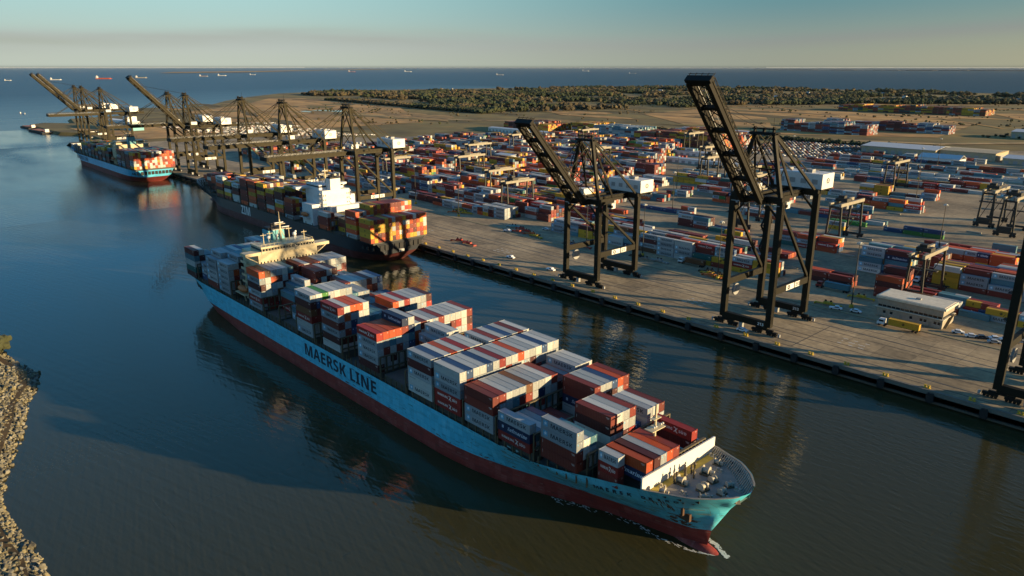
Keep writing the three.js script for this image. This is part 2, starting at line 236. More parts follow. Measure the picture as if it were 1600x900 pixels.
const corrTex = dataTex(512, (u, v) => { const k = (u * 44) % 1, s = k < 0.35 ? 1 : k < 0.5 ? 1 - (k - 0.35) / 0.15 : k < 0.85 ? 0 : (k - 0.85) / 0.15; return [s, s, s]; }, false, 8);
const livMats = {};
for (const k of Object.keys(LIV)) { const t = liveryTex(k); livMats[k] = [0.7, 0.86, 1.03].map((f, i) => std(lin(f * (1 + (i - 1) * 0.03), f, f * (1 - (i - 1) * 0.03)), 0.62, { map: t })); }
// body: corner posts and rails proud of real corrugated-depth panels; uv picks side / roof / end cell of the livery print
function quad(a, b, c, d, uv) { const g = new THREE.BufferGeometry(); g.setAttribute('position', new THREE.Float32BufferAttribute([a, b, c, a, c, d].flatMap(v => [v.x, v.y, v.z]), 3)); const [u0, v0, u1, v1] = uv; g.setAttribute('uv', new THREE.Float32BufferAttribute([u0, v0, u1, v0, u1, v1, u0, v0, u1, v1, u0, v1], 2)); g.computeVertexNormals(); return g; }
function containerGeo(L, detail) {
  const w = CW / 2, h = CH, P = (x, y, z) => new THREE.Vector3(x, y, z), gs = [], r = detail ? 0.06 : 0, S = [0, 0.575, 1, 1], RF = [0, 0.02, 0.6, 0.48], EN = [0.64, 0.02, 1, 0.48];
  const zs = w - r, x0 = r * 1.3, x1 = L - r * 1.3, yt = h - r * 0.6;
  if (!detail) { gs.push(quad(P(0, 0, w), P(L, 0, w), P(L, h, w), P(0, h, w), S), quad(P(L, 0, -w), P(0, 0, -w), P(0, h, -w), P(L, h, -w), S)); }
  else { // corrugated side walls: trapezoid ribs
    const N = L > 8 ? 22 : 11; for (const s of [1, -1]) for (let i = 0; i < N; i++) {
      const st = (x1 - x0) / N, a = x0 + i * st, xs = [a, a + st * 0.34, a + st * 0.5, a + st * 0.84, a + st], zz = [zs, zs, zs - 0.05, zs - 0.05, zs];
      for (let k = 0; k < 4; k++) { const u0 = xs[k] / L, u1 = xs[k + 1] / L; if (s > 0) gs.push(quad(P(xs[k], 0.08, zz[k]), P(xs[k + 1], 0.08, zz[k + 1]), P(xs[k + 1], h - 0.06, zz[k + 1]), P(xs[k], h - 0.06, zz[k]), [u0, 0.575, u1, 1])); else gs.push(quad(P(xs[k + 1], 0.08, -zz[k + 1]), P(xs[k], 0.08, -zz[k]), P(xs[k], h - 0.06, -zz[k]), P(xs[k + 1], h - 0.06, -zz[k + 1]), [1 - u1, 0.575, 1 - u0, 1])); }
    }
  }
  gs.push(quad(P(0, yt, w), P(L, yt, w), P(L, yt, -w), P(0, yt, -w), RF), quad(P(x1, 0, w), P(x1, 0, -w), P(x1, h, -w), P(x1, h, w), EN), quad(P(x0, 0, -w), P(x0, 0, w), P(x0, h, w), P(x0, h, -w), EN), quad(P(0, 0.02, -w), P(L, 0.02, -w), P(L, 0.02, w), P(0, 0.02, w), RF));
  if (detail) {
    const fb = (a, b, c, d, e, f) => { const g = bx(a, b, c, d, e, f).toNonIndexed(); const uv = g.attributes.uv; for (let i = 0; i < uv.count; i++) uv.setXY(i, 0.05 + 0.01 * (i % 3), 0.5 + 0.005 * (i % 2)); return g; };
    for (const z of [-w, w - 0.14]) { for (const x of [0, L - 0.16]) gs.push(fb(x, x + 0.16, 0, h, z, z + 0.14)); gs.push(fb(0, L, h - 0.1, h, z, z + 0.12), fb(0, L, 0, 0.14, z, z + 0.12)); }
    for (const x of [0, L - 0.12]) gs.push(fb(x, x + 0.12, h - 0.12, h, -w, w));
    // corner castings: lock one box to the next
    for (const x of [0, L - 0.2]) for (const z of [-w, w - 0.2]) gs.push(fb(x, x + 0.2, h, h + 0.075, z, z + 0.2));
  } else for (const x of [0.02, L - 0.2]) for (const z of [-w, w - 0.2]) { const g = bx(x, x + 0.18, h, h + 0.075, z, z + 0.2).toNonIndexed(); gs.push(g); }
  return mergeGeometries(gs.map(flat));
}
const G40 = containerGeo(CL, true), G20 = containerGeo(6.06, true), G40s = containerGeo(CL, false), G20s = containerGeo(6.06, false);
const doorGeo = L => { const gs = []; const w = CW / 2; for (const s of [-1, 1]) gs.push(bx(L - 0.075, L - 0.03, 0.16, CH - 0.14, s > 0 ? 0.02 : -w + 0.16, s > 0 ? w - 0.16 : -0.02)); for (const n of [-0.8, -0.35, 0.35, 0.8]) gs.push(rod(V(L - 0.01, 0.12, n), V(L - 0.01, CH - 0.1, n), 0.022, 4)); const g = mergeGeometries(gs.map(flat)); const p = g.attributes.position, uv = g.attributes.uv; for (let i = 0; i < p.count; i++) uv.setXY(i, 0.64 + 0.36 * (0.5 - p.getZ(i) / CW), 0.02 + 0.46 * p.getY(i) / CH); return g; };
const GD40 = doorGeo(CL), GD20 = doorGeo(6.06);
const boxes = []; const occ = new Map(); // x = rear end of the box (smaller x), n = its centre line
function addBox(b) { b.v = Math.floor(rnd() * 3); boxes.push(b); if (b.key) occ.set(b.key, b); return b; }
const weighted = s => { let t = 0; for (const k in s) t += s[k]; let r = rnd() * t; for (const k in s) if ((r -= s[k]) < 0) return k; };
const MIX_NEAR = { W: 38, w: 16, R: 15, H: 7, D: 9, O: 4, B: 5, T: 3, N: 2, P: 1 }, MIX_ZIM = { D: 24, R: 22, O: 16, Y: 15, W: 8, w: 5, B: 3, P: 3, K: 2 }, MIX_YARD = { W: 30, w: 8, X: 3, R: 20, D: 8, H: 8, O: 10, B: 5, N: 2, Y: 8, T: 5, G: 1.5, K: 2, P: 4 };
// ---------- ships: local X runs to the bow, +z is starboard, y = 0 water ----------
const tab = (t, s) => { if (s <= t[0][0]) return t[0][1]; for (let i = 0; i < t.length - 1; i++) if (s <= t[i + 1][0]) { const k = (s - t[i][0]) / (t[i + 1][0] - t[i][0]); return t[i][1] + (t[i + 1][1] - t[i][1]) * k; } return t[t.length - 1][1]; };
function hullModel(L, B, deckY) {
  const f = B / 40, e = L - 295; // tables measured for a 295 m x 40 m hull; the middle body is stretched
  const st = t => t.map(([s, b]) => [s > 120 ? s + e : s, b * f]);
  const lv = [[-5, st([[10, 2], [30, 12], [60, 18.5], [190, 18.5], [232, 12], [256, 4], [274, 1], [283, 0]])],
    [0, st([[5, 4], [12, 11], [26, 17], [60, 20], [205, 20], [216, 19], [226, 17.4], [236, 14.6], [246, 10.6], [258, 6.2], [268, 3.6], [277, 1.8], [285, 0]])],
    [5.5, st([[0.5, 11], [8, 16], [24, 19.4], [50, 20], [210, 20], [221, 18.6], [232, 16], [244, 12.4], [256, 9.2], [266, 6.6], [276, 4.2], [282, 2.6], [286, 0]])],
    [13.85, st([[0, 17.5], [5, 19.2], [18, 20], [234, 20], [246, 19.4], [257, 18.0], [268, 15.2], [277, 11.5], [284, 7], [288, 3.4], [290.5, 0]])],
    [20, st([[0, 18], [5, 19.5], [18, 20], [240, 20], [256, 19.6], [268, 18], [277, 16.2], [286, 12.6], [290.5, 8.8], [293.6, 4.4], [295, 0]])]];
  const ends = lv.map(([y, t]) => [y, t[t.length - 1][0]]), starts = lv.map(([y, t]) => [y, t[0][0]]);
  const hb = (s, y) => { let i = 0; while (i < lv.length - 2 && y > lv[i + 1][0]) i++; const k = Math.min(1.2, Math.max(0, (y - lv[i][0]) / (lv[i + 1][0] - lv[i][0]))); return Math.max(0, tab(lv[i][1], s) * (1 - k) + tab(lv[i + 1][1], s) * k); };
  const gun = s => tab([[0, deckY], [244 + e, deckY], [252 + e, deckY + 1.1], [262 + e, deckY + 2.9], [273 + e, deckY + 4.5], [295 + e, deckY + 6.1]], s);
  const end = y => tab(ends, y), start = y => tab(starts, y);
  return { L, B, hb, gun, end, start };
}
function hullSkin(h, rowsFn, nu, nv) { // both sides as one skin; rowsFn(s,k)->y
  const pos = [], idx = [], uv = [];
  for (let j = 0; j <= nv; j++) for (const side of [1, -1]) for (let i = 0; i <= nu; i++) {
    let u = i / nu; u = u < 0.5 ? u : 0.5 + 0.5 * (1 - Math.pow(1 - (u - 0.5) * 2, 1.5)); let s = u * h.L, y = rowsFn(s, j / nv);
    for (let k = 0; k < 3; k++) { s = h.start(y) + u * (h.end(y) - h.start(y)); y = rowsFn(s, j / nv); }
    const b = i === nu ? 0.001 : h.hb(s, y); pos.push(s, y, b * side); uv.push(s / 60, y / 20 + (side > 0 ? 0 : 0.5));
  }
  const w = nu + 1; for (let j = 0; j < nv; j++) for (let q = 0; q < 2; q++) for (let i = 0; i < nu; i++) { const a = (j * 2 + q) * w + i, b = a + 1, c = a + 2 * w, d = c + 1; q ? idx.push(a, c, b, b, c, d) : idx.push(a, b, c, b, d, c); }
  // transom
  for (let j = 0; j < nv; j++) { const a = (j * 2) * w, b = (j * 2 + 1) * w, c = a + 2 * w, d = b + 2 * w; idx.push(a, c, b, b, c, d); }
  const g = new THREE.BufferGeometry(); g.setAttribute('position', new THREE.Float32BufferAttribute(pos, 3)); g.setAttribute('uv', new THREE.Float32BufferAttribute(uv, 2)); g.setIndex(idx);
  return toCreasedNormals(g, 0.9);
}
function planSheet(h, s0, s1, y, inset, n = 40, yb = y) { // deck sheet between two stations
  const sh = []; for (let i = 0; i <= n; i++) { const s = s0 + (s1 - s0) * i / n; sh.push([s, Math.max(0, h.hb(s, yb) - inset)]); }
  const pts = [...sh.map(([s, b]) => new THREE.Vector2(s, b)), ...sh.reverse().map(([s, b]) => new THREE.Vector2(s, -b))];
  return new THREE.ShapeGeometry(new THREE.Shape(pts)).rotateX(-Math.PI / 2).translate(0, y, 0);
}
function hullTex(col, dirt, boot) { // painted plate: weld seams, faded and repainted plates, fender scrapes, rust runs, draught scum
  const W = 2048, H = 512, c = document.createElement('canvas'); c.width = W; c.height = H; const x = c.getContext('2d'); x.fillStyle = col; x.fillRect(0, 0, W, H); const kd = parseInt(col.slice(5), 16) < 60 && !boot ? 0.3 : 1;
  for (let i = 0; i < W; i += 64) for (let j = 0; j < H; j += 64) { x.fillStyle = `rgba(${rnd() < 0.55 ? '235,245,240' : '10,40,60'},${kd * R(0.0, 0.09)})`; x.fillRect(i, j, 64, 64); }
  for (let i = 0; i < 420; i++) { x.fillStyle = `rgba(${rnd() < 0.6 ? '240,245,235' : '10,20,30'},${kd * R(0.015, 0.07)})`; x.fillRect(R(-60, W), R(-10, H), R(20, 220), R(2, 22)); }
  x.fillStyle = 'rgba(20,40,50,0.22)'; for (let i = 0; i < W; i += 64) x.fillRect(i, 0, 1.5, H); for (let j = 0; j < H; j += 64) x.fillRect(0, j, W, 1.5);
  for (let i = 0; i < 150 * dirt; i++) { const px = R(0, W), py = R(0, H), l = R(8, 80); x.fillStyle = `rgba(104,54,26,${kd * R(0.12, 0.5)})`; x.fillRect(px, py, R(1, 4), l); }
  for (let i = 0; i < 130 * dirt; i++) { x.fillStyle = `rgba(${rnd() < 0.5 ? '60,40,30' : '30,35,38'},${R(0.1, 0.4)})`; x.fillRect(R(0, W), R(0, H), R(10, 120), R(1, 6)); }
  if (boot) for (let i = 0; i < 500; i++) { x.fillStyle = `rgba(${pick(['150,140,125', '70,62,40', '40,18,16', '120,60,45'])},${R(0.08, 0.42)})`; x.fillRect(R(0, W), R(0, H), R(4, 60), R(2, 10)); }
  const t = new THREE.CanvasTexture(c); t.wrapS = t.wrapT = THREE.RepeatWrapping; t.colorSpace = THREE.SRGBColorSpace; return t;
}
function winch(parent, s, y, z, turn, k = 1) {
  const w = new THREE.Group(); w.name = 'winch'; w.position.set(s, y, z); w.rotation.y = turn; w.scale.setScalar(k); parent.add(w);
  part(w, 'bed', [bx(-1.6, 1.6, 0, 0.5, -1.2, 1.2)], M.lash); part(w, 'drum', [new THREE.CylinderGeometry(0.75, 0.75, 1.8, 14).rotateZ(Math.PI / 2).translate(-0.2, 1.25, 0), new THREE.CylinderGeometry(1.25, 1.25, 0.14, 16).rotateZ(Math.PI / 2).translate(-1.1, 1.25, 0), new THREE.CylinderGeometry(1.25, 1.25, 0.14, 16).rotateZ(Math.PI / 2).translate(0.7, 1.25, 0)], mWinch);
  part(w, 'motor', [new THREE.CylinderGeometry(0.5, 0.5, 1.2, 10).rotateZ(Math.PI / 2).translate(1.5, 1.2, 0), bx(1.0, 2.0, 0.4, 1.0, -0.5, 0.5)], mWinch);
}
const mWinch = std(lin(0.5, 0.46, 0.36), 0.55, { map: T.grime });
function makeShip({ name, label, L, B, deckY, hullCol, bootCol, dirt, turn, x, n, line, lineSize, lineS, lineY, lineMat, bowName, near, bays, house, sternName }) {
  const h = hullModel(L, B, deckY), o = thing(name, label, 'ship', x, 0, n, turn), red = 5.5, e = L - 295;
  const mh = new THREE.MeshPhysicalMaterial({ map: hullTex(hullCol, dirt), roughness: 0.42, side: THREE.DoubleSide }), mr = new THREE.MeshPhysicalMaterial({ map: hullTex(bootCol, dirt, true), roughness: 0.65, side: THREE.DoubleSide });
  part(o, 'hull', hullSkin(h, (s, k) => red + k * (h.gun(s) - red), 90, 12), mh);
  const boot = part(o, 'boot_topping', hullSkin(h, (s, k) => -5 + k * (red + 5), 90, 8), mr);
  const bulb = new THREE.SphereGeometry(1, 20, 14).scale(9, 3.4, 2.7).translate(281 + e, -1.9, 0); part(boot, 'bulbous_bow', [bulb], mr, 20);
  part(o, 'main_deck', [planSheet(h, 1, 275.5 + e, deckY - 0.55, 0.15, 60, deckY - 0.6)], M.hatch);
  const fs = 276 + e, fy = deckY + 3.4;
  part(o, 'forecastle_deck', [planSheet(h, fs, 293.4 + e, fy, 0.4, 24, fy)], M.deckGrey);
  // breakwater
  { const bw = h.hb(fs, deckY + 4.4) - 0.15, bl = h.hb(fs, deckY - 0.5) - 0.25; const sg = new THREE.ExtrudeGeometry(new THREE.Shape([[-bl, deckY - 0.5], [bl, deckY - 0.5], [bw, deckY + 4.3], [bw, deckY + 7.4], [-bw, deckY + 7.4], [-bw, deckY + 4.3]].map(p => new THREE.Vector2(...p))), { depth: 0.4, bevelEnabled: false }).rotateY(-Math.PI / 2).translate(fs, 0, 0); part(o, 'breakwater', [sg], M.white); const st = []; for (let i = -7; i <= 7; i++) part(o, 'breakwater_stay', [beam(new THREE.Vector3(fs - 2.8, deckY - 0.5, i * bl / 7.6), new THREE.Vector3(fs - 0.4, deckY + 6.4, i * bw / 7.6), 0.2, 0.5)], M.deckGrey); }
  // bulwark lining, rail and stays on the forecastle
  for (const sd of [1, -1]) {
    const P = []; for (let i = 0; i <= 26; i++) { const s = fs + (293.9 + e - fs) * i / 26; P.push([s, h.hb(s, h.gun(s) - 0.4)]); }
    const ins = P.map(([s, b]) => [s - 0.15, Math.max(0.02, b - 0.3), Math.max(0.02, Math.min(b - 0.3, h.hb(s - 0.15, fy) - 0.3))]); const gs = []; for (let i = 0; i < 26; i++) { const a = ins[i], b = ins[i + 1]; gs.push(quad(new THREE.Vector3(a[0], fy, a[2] * sd), new THREE.Vector3(b[0], fy, b[2] * sd), new THREE.Vector3(b[0], h.gun(b[0]) - 0.05, b[1] * sd), new THREE.Vector3(a[0], h.gun(a[0]) - 0.05, a[1] * sd), [0, 0, 1, 1])); gs.push(beam(new THREE.Vector3(P[i][0], h.gun(P[i][0]), P[i][1] * sd), new THREE.Vector3(P[i + 1][0], h.gun(P[i + 1][0]), P[i + 1][1] * sd), 0.42, 0.16)); }
    const lining = part(o, 'bulwark_lining', gs, M.deckGrey);
    if (near) for (let i = 1; i < 26; i++) { const [s, b, b0] = ins[i]; const k = Math.max(0.1, b0 - 0.9); part(lining, 'stay', [beam(new THREE.Vector3(s - 0.25, fy, k * sd), new THREE.Vector3(s, h.gun(s) - 0.15, b * sd), 0.14, 0.3)], mWinch); }
    if (near) for (const s of [280.5, 283.6, 287]) { const b = h.hb(s, fy + 0.9) - 0.42; part(lining, 'fairlead', [bx(s - 0.6, s + 0.6, fy + 0.35, fy + 1.3, -b * sd - 0.12, -b * sd + 0.12)], M.black); }
  }
  if (near) {
    for (const [s, z, t, k] of [[279.6, 4.5, 0.1, 1.05], [281.3, -3.5, 0.2, 1.1], [284.6, 3.2, 1.5, 1.05], [284.2, -1.6, 1.4, 0.9], [288.6, 1.4, 1.5, 0.85], [279.2, 11.2, 0.3, 0.8], [286.8, 6.3, 0.8, 0.8], [280.5, -9.5, 0.2, 0.8], [288, -2.6, 1.1, 0.75]]) winch(o, s, fy, z, t, k * 0.82);
    for (const [s, z] of [[278.2, 1.2], [278.6, -1], [279.2, 2.4], [277.6, 3.6], [278, -3.2], [280.1, 0.2], [278.4, 5.8]]) part(o, 'vent_post', [cyl(0.22, 0.22, fy, fy + R(1.6, 3.4), s, -z, 8), cyl(0.5, 0.32, fy + 1.5, fy + 1.9, s, -z, 8)], M.lash);
    for (const [s, z] of [[282.5, 7.8], [282.6, -7], [287.4, 4.6], [290, 2.2], [290.3, -2.6], [277.6, 9], [277.4, -12]]) part(o, 'bollard', [cyl(0.3, 0.3, fy, fy + 0.8, s - 0.5, -z, 10), cyl(0.3, 0.3, fy, fy + 0.8, s + 0.5, -z, 10), bx(s - 0.9, s + 0.9, fy, fy + 0.12, -z - 0.4, -z + 0.4)], mWinch);
    part(o, 'deck_paint', [planSheet(h, 276.1, 278.2, fy + 0.012, 0.6, 3, fy)], std(lin(0.5, 0.38, 0.06), 0.8, { map: T.grime }));
    const fm = part(o, 'foremast', [cyl(0.42, 0.3, deckY, deckY + 19, 268.5, -0.8, 10), bx(267.2, 269.8, deckY + 12.5, deckY + 12.7, -3.4, 1.8), bx(267.8, 269.2, deckY + 15.2, deckY + 15.35, -2.3, 0.7)], M.cream);
    for (const z of [-2.6, -1.8, 0.2, 1]) part(fm, 'lamp', [new THREE.SphereGeometry(0.32, 8, 6).translate(268.9, deckY + 13.1, z + 0.8)], M.lampHead);
    // rusty anchor with its recess
    part(o, 'anchor', [bx(281.2, 283.6, 9.4, 11.4, -h.hb(282, 10.5) - 0.25, -h.hb(282, 10.5) + 0.6), bx(282.1, 282.7, 11.4, 14.6, -h.hb(282, 13) - 0.1, -h.hb(282, 13) + 0.6)], std(lin(0.1, 0.05, 0.025), 0.9, { map: T.grime }));
  }
  if (near) { // rust runs below the hawse, scraped and faded paint along the bow: thin irregular films hugging the plating
    const patch = (s, y, ls, ly) => { const m = 9, pos = [], put = (a, b) => { const hb = h.hb(a, b) + 0.035; return [a, b, hb]; }; const ring = []; for (let i = 0; i < m; i++) { const an = i / m * 6.283, k = R(0.45, 1.1); ring.push(put(s + Math.cos(an) * ls * k, y + Math.sin(an) * ly * k)); } const c = put(s, y); for (let i = 0; i < m; i++) pos.push(...c, ...ring[i], ...ring[(i + 1) % m]); const g = new THREE.BufferGeometry(); g.setAttribute('position', new THREE.Float32BufferAttribute(pos, 3)); g.setAttribute('uv', new THREE.Float32BufferAttribute(new Float32Array(pos.length / 3 * 2), 2)); g.computeVertexNormals(); return g; };
    const ru = [], fa = [], dk = []; for (let i = 0; i < 26; i++) ru.push(patch(R(277, 284.5), R(6.2, 10.4), R(0.3, 1.3), R(0.15, 0.8))); for (let i = 0; i < 9; i++) ru.push(patch(R(277, 281), R(12, 15.5), R(0.12, 0.3), R(0.6, 1.8))); for (let i = 0; i < 30; i++) ru.push(patch(R(150, 284), R(5.7, 6.6), R(0.3, 1.8), R(0.08, 0.3)));
    for (let i = 0; i < 46; i++) fa.push(patch(R(232, 288), R(8, 15), R(0.5, 3.4), R(0.1, 0.5))); for (let i = 0; i < 40; i++) dk.push(patch(R(120, 275), R(6, 13), R(0.3, 2.6), R(0.05, 0.22)));
    for (const [n2, g, c] of [['rust_stain', ru, lin(0.13, 0.055, 0.025)], ['faded_paint', fa, lin(0.2, 0.4, 0.42)], ['scrape', dk, lin(0.06, 0.27, 0.34)]]) { const pm = part(o, n2, g, std(c, 0.85, { map: T.grime }), 3); pm.userData.kind = 'stuff'; }
  }
  // lettering on both sides
  if (line) for (const sd of [1, -1]) { const g = text(line, lineSize, 0.06), w = g.boundingBox.max.x, st = lineS[1] - lineS[0]; g.scale(st / w, 1, 1); const m = part(o, 'hull_lettering', g, lineMat); if (sd > 0) m.position.set(lineS[0], lineY, B / 2 + 0.01); else { m.rotation.y = Math.PI; m.position.set(lineS[1], lineY, -B / 2 - 0.01); } }
  if (bowName) { let s = bowName.s; for (const ch of bowName.t) { if (ch !== ' ') { const y = tab([[248, 13.2], [262, 14.6], [275, 16.1], [284, 17.2]], s) - 1.2; const b = h.hb(s, y + 0.6), db = (h.hb(s + 1.4, y + 0.6) - b) / 1.4, dy = (h.hb(s + 0.6, y + 1.2) - h.hb(s + 0.6, y)) / 1.2; const m = part(o, 'name_letter', text(ch, 1.35, 0.05), M.blueText); m.position.set(s, y, h.hb(s, y) + 0.14); m.rotation.set(Math.atan(dy), -Math.atan(db), 0, 'YXZ'); } s += ch === ' ' ? 1.6 : bowName.step; } }
  // stern openings
  for (const sd of [1, -1]) for (const s of [3.5, 7.5, 11.5]) part(o, 'mooring_port', [bx(s, s + 2.4, deckY - 4.6, deckY - 1.4, -sd * (h.hb(s + 1.2, deckY - 3) + 0.06), -sd * (h.hb(s + 1.2, deckY - 3) - 0.6))], M.black);
  for (let i = -4; i <= 4; i++) part(o, 'transom_port', [bx(-0.35, 0.6, deckY - 4.4, deckY - 1.2, i * 3.4 - 1.2, i * 3.4 + 1.2)], M.black);
  if (sternName) { const g = text(sternName[0], 1.5, 0.06); g.translate(-g.boundingBox.max.x / 2, 0, 0); const m = part(o, 'stern_lettering', g, sternName[1]); m.rotation.y = -Math.PI / 2; m.position.set(-0.15, deckY - 6.6, 0); }
  // hatch covers and lashing bridges under and between the bays
  for (const b of bays) { const w = Math.min(B / 2 - 1.2, h.hb(b.s + 12.6, deckY) - 1.2); part(o, 'hatch_cover', [bx(b.s - 0.3, b.s + 12.5, deckY - 0.5, b.base - 0.06, -w, w)], M.hatch); }
  const gaps = []; for (let i = 0; i < bays.length; i++) gaps.push(bays[i].s + 12.85);
  for (const s of gaps) { if (house && s > house.s0 - 1 && s < house.s1) continue; const w = h.hb(s, deckY) - 0.5; if (w < 8) continue; const gs = [], top = deckY + 7.6; for (let k = -8; k <= 8; k++) gs.push(bx(s - 0.2, s + 0.2, deckY - 0.5, top, k * w / 8 - 0.22, k * w / 8 + 0.22)); gs.push(bx(s - 0.35, s + 0.35, top, top + 0.3, -w, w), bx(s - 0.35, s + 0.35, deckY + 3.4, deckY + 3.7, -w, w)); part(o, 'lashing_bridge', gs, M.lash); }
  { const gs = []; for (let s = 8; s < 262 + e; s += near ? 3.05 : 9) for (const sd of [1, -1]) { const b = h.hb(s, h.gun(s)) - 0.35; gs.push(bx(s, s + 0.34, deckY - 0.5, deckY + 2.3, -sd * b - 0.18, -sd * b + 0.18)); } const pl = part(o, 'side_supports', gs, M.lash); pl.userData.kind = 'stuff';
    const rg = []; for (const sd of [1, -1]) for (let s = 2; s < 240 + e; s += 8) rg.push(beam(new THREE.Vector3(s, deckY + 1.05, (h.hb(s, deckY) - 0.1) * sd), new THREE.Vector3(s + 8, deckY + 1.05, (h.hb(s + 8, deckY) - 0.1) * sd), 0.07), beam(new THREE.Vector3(s, deckY - 0.4, (h.hb(s, deckY) - 0.1) * sd), new THREE.Vector3(s, deckY + 1.05, (h.hb(s, deckY) - 0.1) * sd), 0.08)); part(o, 'handrail', rg, M.lash); }
  if (house) buildHouse(o, house, h, deckY);
  return { o, h };
}
function buildHouse(o, q, h, deckY) {
  const hs = new THREE.Group(); hs.name = 'deckhouse'; o.add(hs); const { s0, s1, w, top, wing, mat } = q, B2 = h.B / 2;
  part(hs, 'wall', [bx(s0, s1, deckY - 0.5, top, -w, w)], mat, 10);
  for (let y = deckY + 5; y < top - 1; y += 2.9) { part(hs, 'deck_edge', [bx(s0 - 0.25, s1 + 0.12, y, y + 0.12, -w - 0.12, w + 0.12)], mat, 10); for (const sd of [1, -1]) part(hs, 'balcony', [bx(s0 + 1, s0 + 7, y - 0.1, y + 0.06, sd * w, sd * (w + 1.6)), bx(s0 + 1, s0 + 7, y + 0.06, y + 1, sd * (w + 1.5), sd * (w + 1.6))], mat, 10); }
  for (let y = deckY + 6.4; y < top - 2; y += 2.9) for (let k = -4; k <= 4; k++) { if (Math.abs(k) === 4 || q.pairs) { const z = k * w / 4.6; for (const face of [s1, s0]) for (const d of [-0.7, 0.7]) part(hs, 'window', [bx(face - 0.03, face + 0.03, y, y + 1.0, z + d - 0.28, z + d + 0.28)], M.glass); } }
  if (q.annex) for (const [a, b, c, d, e2] of q.annex) part(hs, 'annex', [bx(a, b, deckY - 0.5, c, d, e2)], mat, 10);
  // bridge with wings
  const y0 = top, y1 = top + 3.1, f = q.front > 0 ? s1 : s0, dir = q.front;
  const br = part(hs, 'bridge', [bx(s0 + (dir > 0 ? 6 : 1), s1 - (dir > 0 ? -0.8 : 5), y0, y0 + 1.35, -w * 0.9, w * 0.9), bx(s0 + (dir > 0 ? 6 : 1), s1 - (dir > 0 ? -0.4 : 5), y0 + 2.35, y1, -w * 0.9, w * 0.9)], mat, 10);
  part(br, 'window_band', [bx(s0 + (dir > 0 ? 6.2 : 1.2), s1 - (dir > 0 ? -0.6 : 5.2), y0 + 1.35, y0 + 2.35, -w * 0.88, w * 0.88)], M.glass);
  for (let k = -9; k <= 9; k++) part(br, 'window_post', [bx(f + dir * 0.55, f + dir * 0.75, y0 + 1.35, y0 + 2.35, k * w * 0.098 - 0.12, k * w * 0.098 + 0.12)], mat);
  for (const sd of [1, -1]) {
    const a = w * 0.88, b = wing, x0 = s1 - 4.2, x1 = s1 + 0.6, sx = dir > 0 ? [x0, x1] : [s0 - 0.6, s0 + 4.2];
    const z0 = a * sd, z1 = b * sd, gw = new THREE.BoxGeometry(sx[1] - sx[0], 1.3, Math.abs(z1 - z0)).translate((sx[0] + sx[1]) / 2, y0 + 0.6, (z0 + z1) / 2), g = gw;
    part(hs, 'bridge_wing', [g], mat, 10);
    part(hs, 'wing_bracket', [beam(new THREE.Vector3((sx[0] + sx[1]) / 2, y0 - 3.6, w * 0.98 * sd), new THREE.Vector3((sx[0] + sx[1]) / 2, y0 - 0.1, (b - 0.7) * sd), 2.6, 0.35)], mat);
  }
  const ty = y1; part(hs, 'roof_rail', [...[-1, 1].flatMap(sd => [bx(s0 + 6, s1, ty + 0.95, ty + 1.05, sd * w * 0.88 - 0.05, sd * w * 0.88 + 0.05)]), bx(s1 - 0.1, s1, ty + 0.95, ty + 1.05, -w * 0.88, w * 0.88), ...Array.from({ length: 13 }, (_, i) => bx(s1 - 0.1, s1, ty, ty + 1, (i - 6) * w * 0.146 - 0.05, (i - 6) * w * 0.146 + 0.05))], M.cream);
  const mx = (s0 + s1) / 2 + 2; const mast = part(hs, 'radar_mast', [cyl(0.55, 0.35, ty, ty + 9.5, mx, 0, 8), bx(mx - 0.6, mx + 0.6, ty + 5.2, ty + 5.4, -3.6, 3.6), bx(mx - 0.5, mx + 0.5, ty + 7.4, ty + 7.6, -2.4, 2.4), rod(V(mx, ty, -2.6), V(mx, ty + 5.2, -0.3), 0.16), rod(V(mx, ty, 2.6), V(mx, ty + 5.2, 0.3), 0.16), cyl(0.12, 0.08, ty + 9.5, ty + 13, mx, 0, 6)], M.cream);
  part(mast, 'radar_scanner', [bx(mx - 0.2, mx + 0.2, ty + 8, ty + 8.35, -2.3, 1.7)], M.white); part(mast, 'radar_scanner', [bx(mx - 0.2, mx + 0.2, ty + 5.9, ty + 6.2, 0.8, 4.2)], M.white);
  for (const [dx, dz, r, hh] of [[3, 5, 0.9, 2.2], [1, -6, 0.75, 2], [4, -3.4, 0.5, 3.2], [-2, 8, 0.5, 2.4]]) part(hs, 'dome_aerial', [cyl(0.18, 0.18, ty, ty + hh, mx + dx, dz, 6), new THREE.SphereGeometry(r, 12, 8).translate(mx + dx, ty + hh + r * 0.8, -dz)], M.white);
  for (const [dx, dz, hh] of [[2, 3, 6.2], [2.5, -9, 5], [-1, -4.5, 4.6], [3, 9.5, 4]]) part(hs, 'signal_post', [cyl(0.22, 0.16, ty, ty + hh, mx + dx, dz, 6), bx(mx + dx - 0.15, mx + dx + 0.15, ty + hh - 0.9, ty + hh - 0.7, dz - 1.3, dz + 1.3)], M.cream);
  const fn = part(hs, 'funnel', [new THREE.BoxGeometry(6, 8.5, 7.4).translate(s0 + 3.2, top + 3, 0)], q.funnel || M.turquoise, 8); part(fn, 'funnel_top', [bx(s0 + 0.6, s0 + 5.8, top + 7.25, top + 8.4, -3.2, 3.2), cyl(0.55, 0.55, top + 8.4, top + 10, s0 + 2.2, 1, 8), cyl(0.55, 0.55, top + 8.4, top + 10, s0 + 4, -1, 8)], M.black);
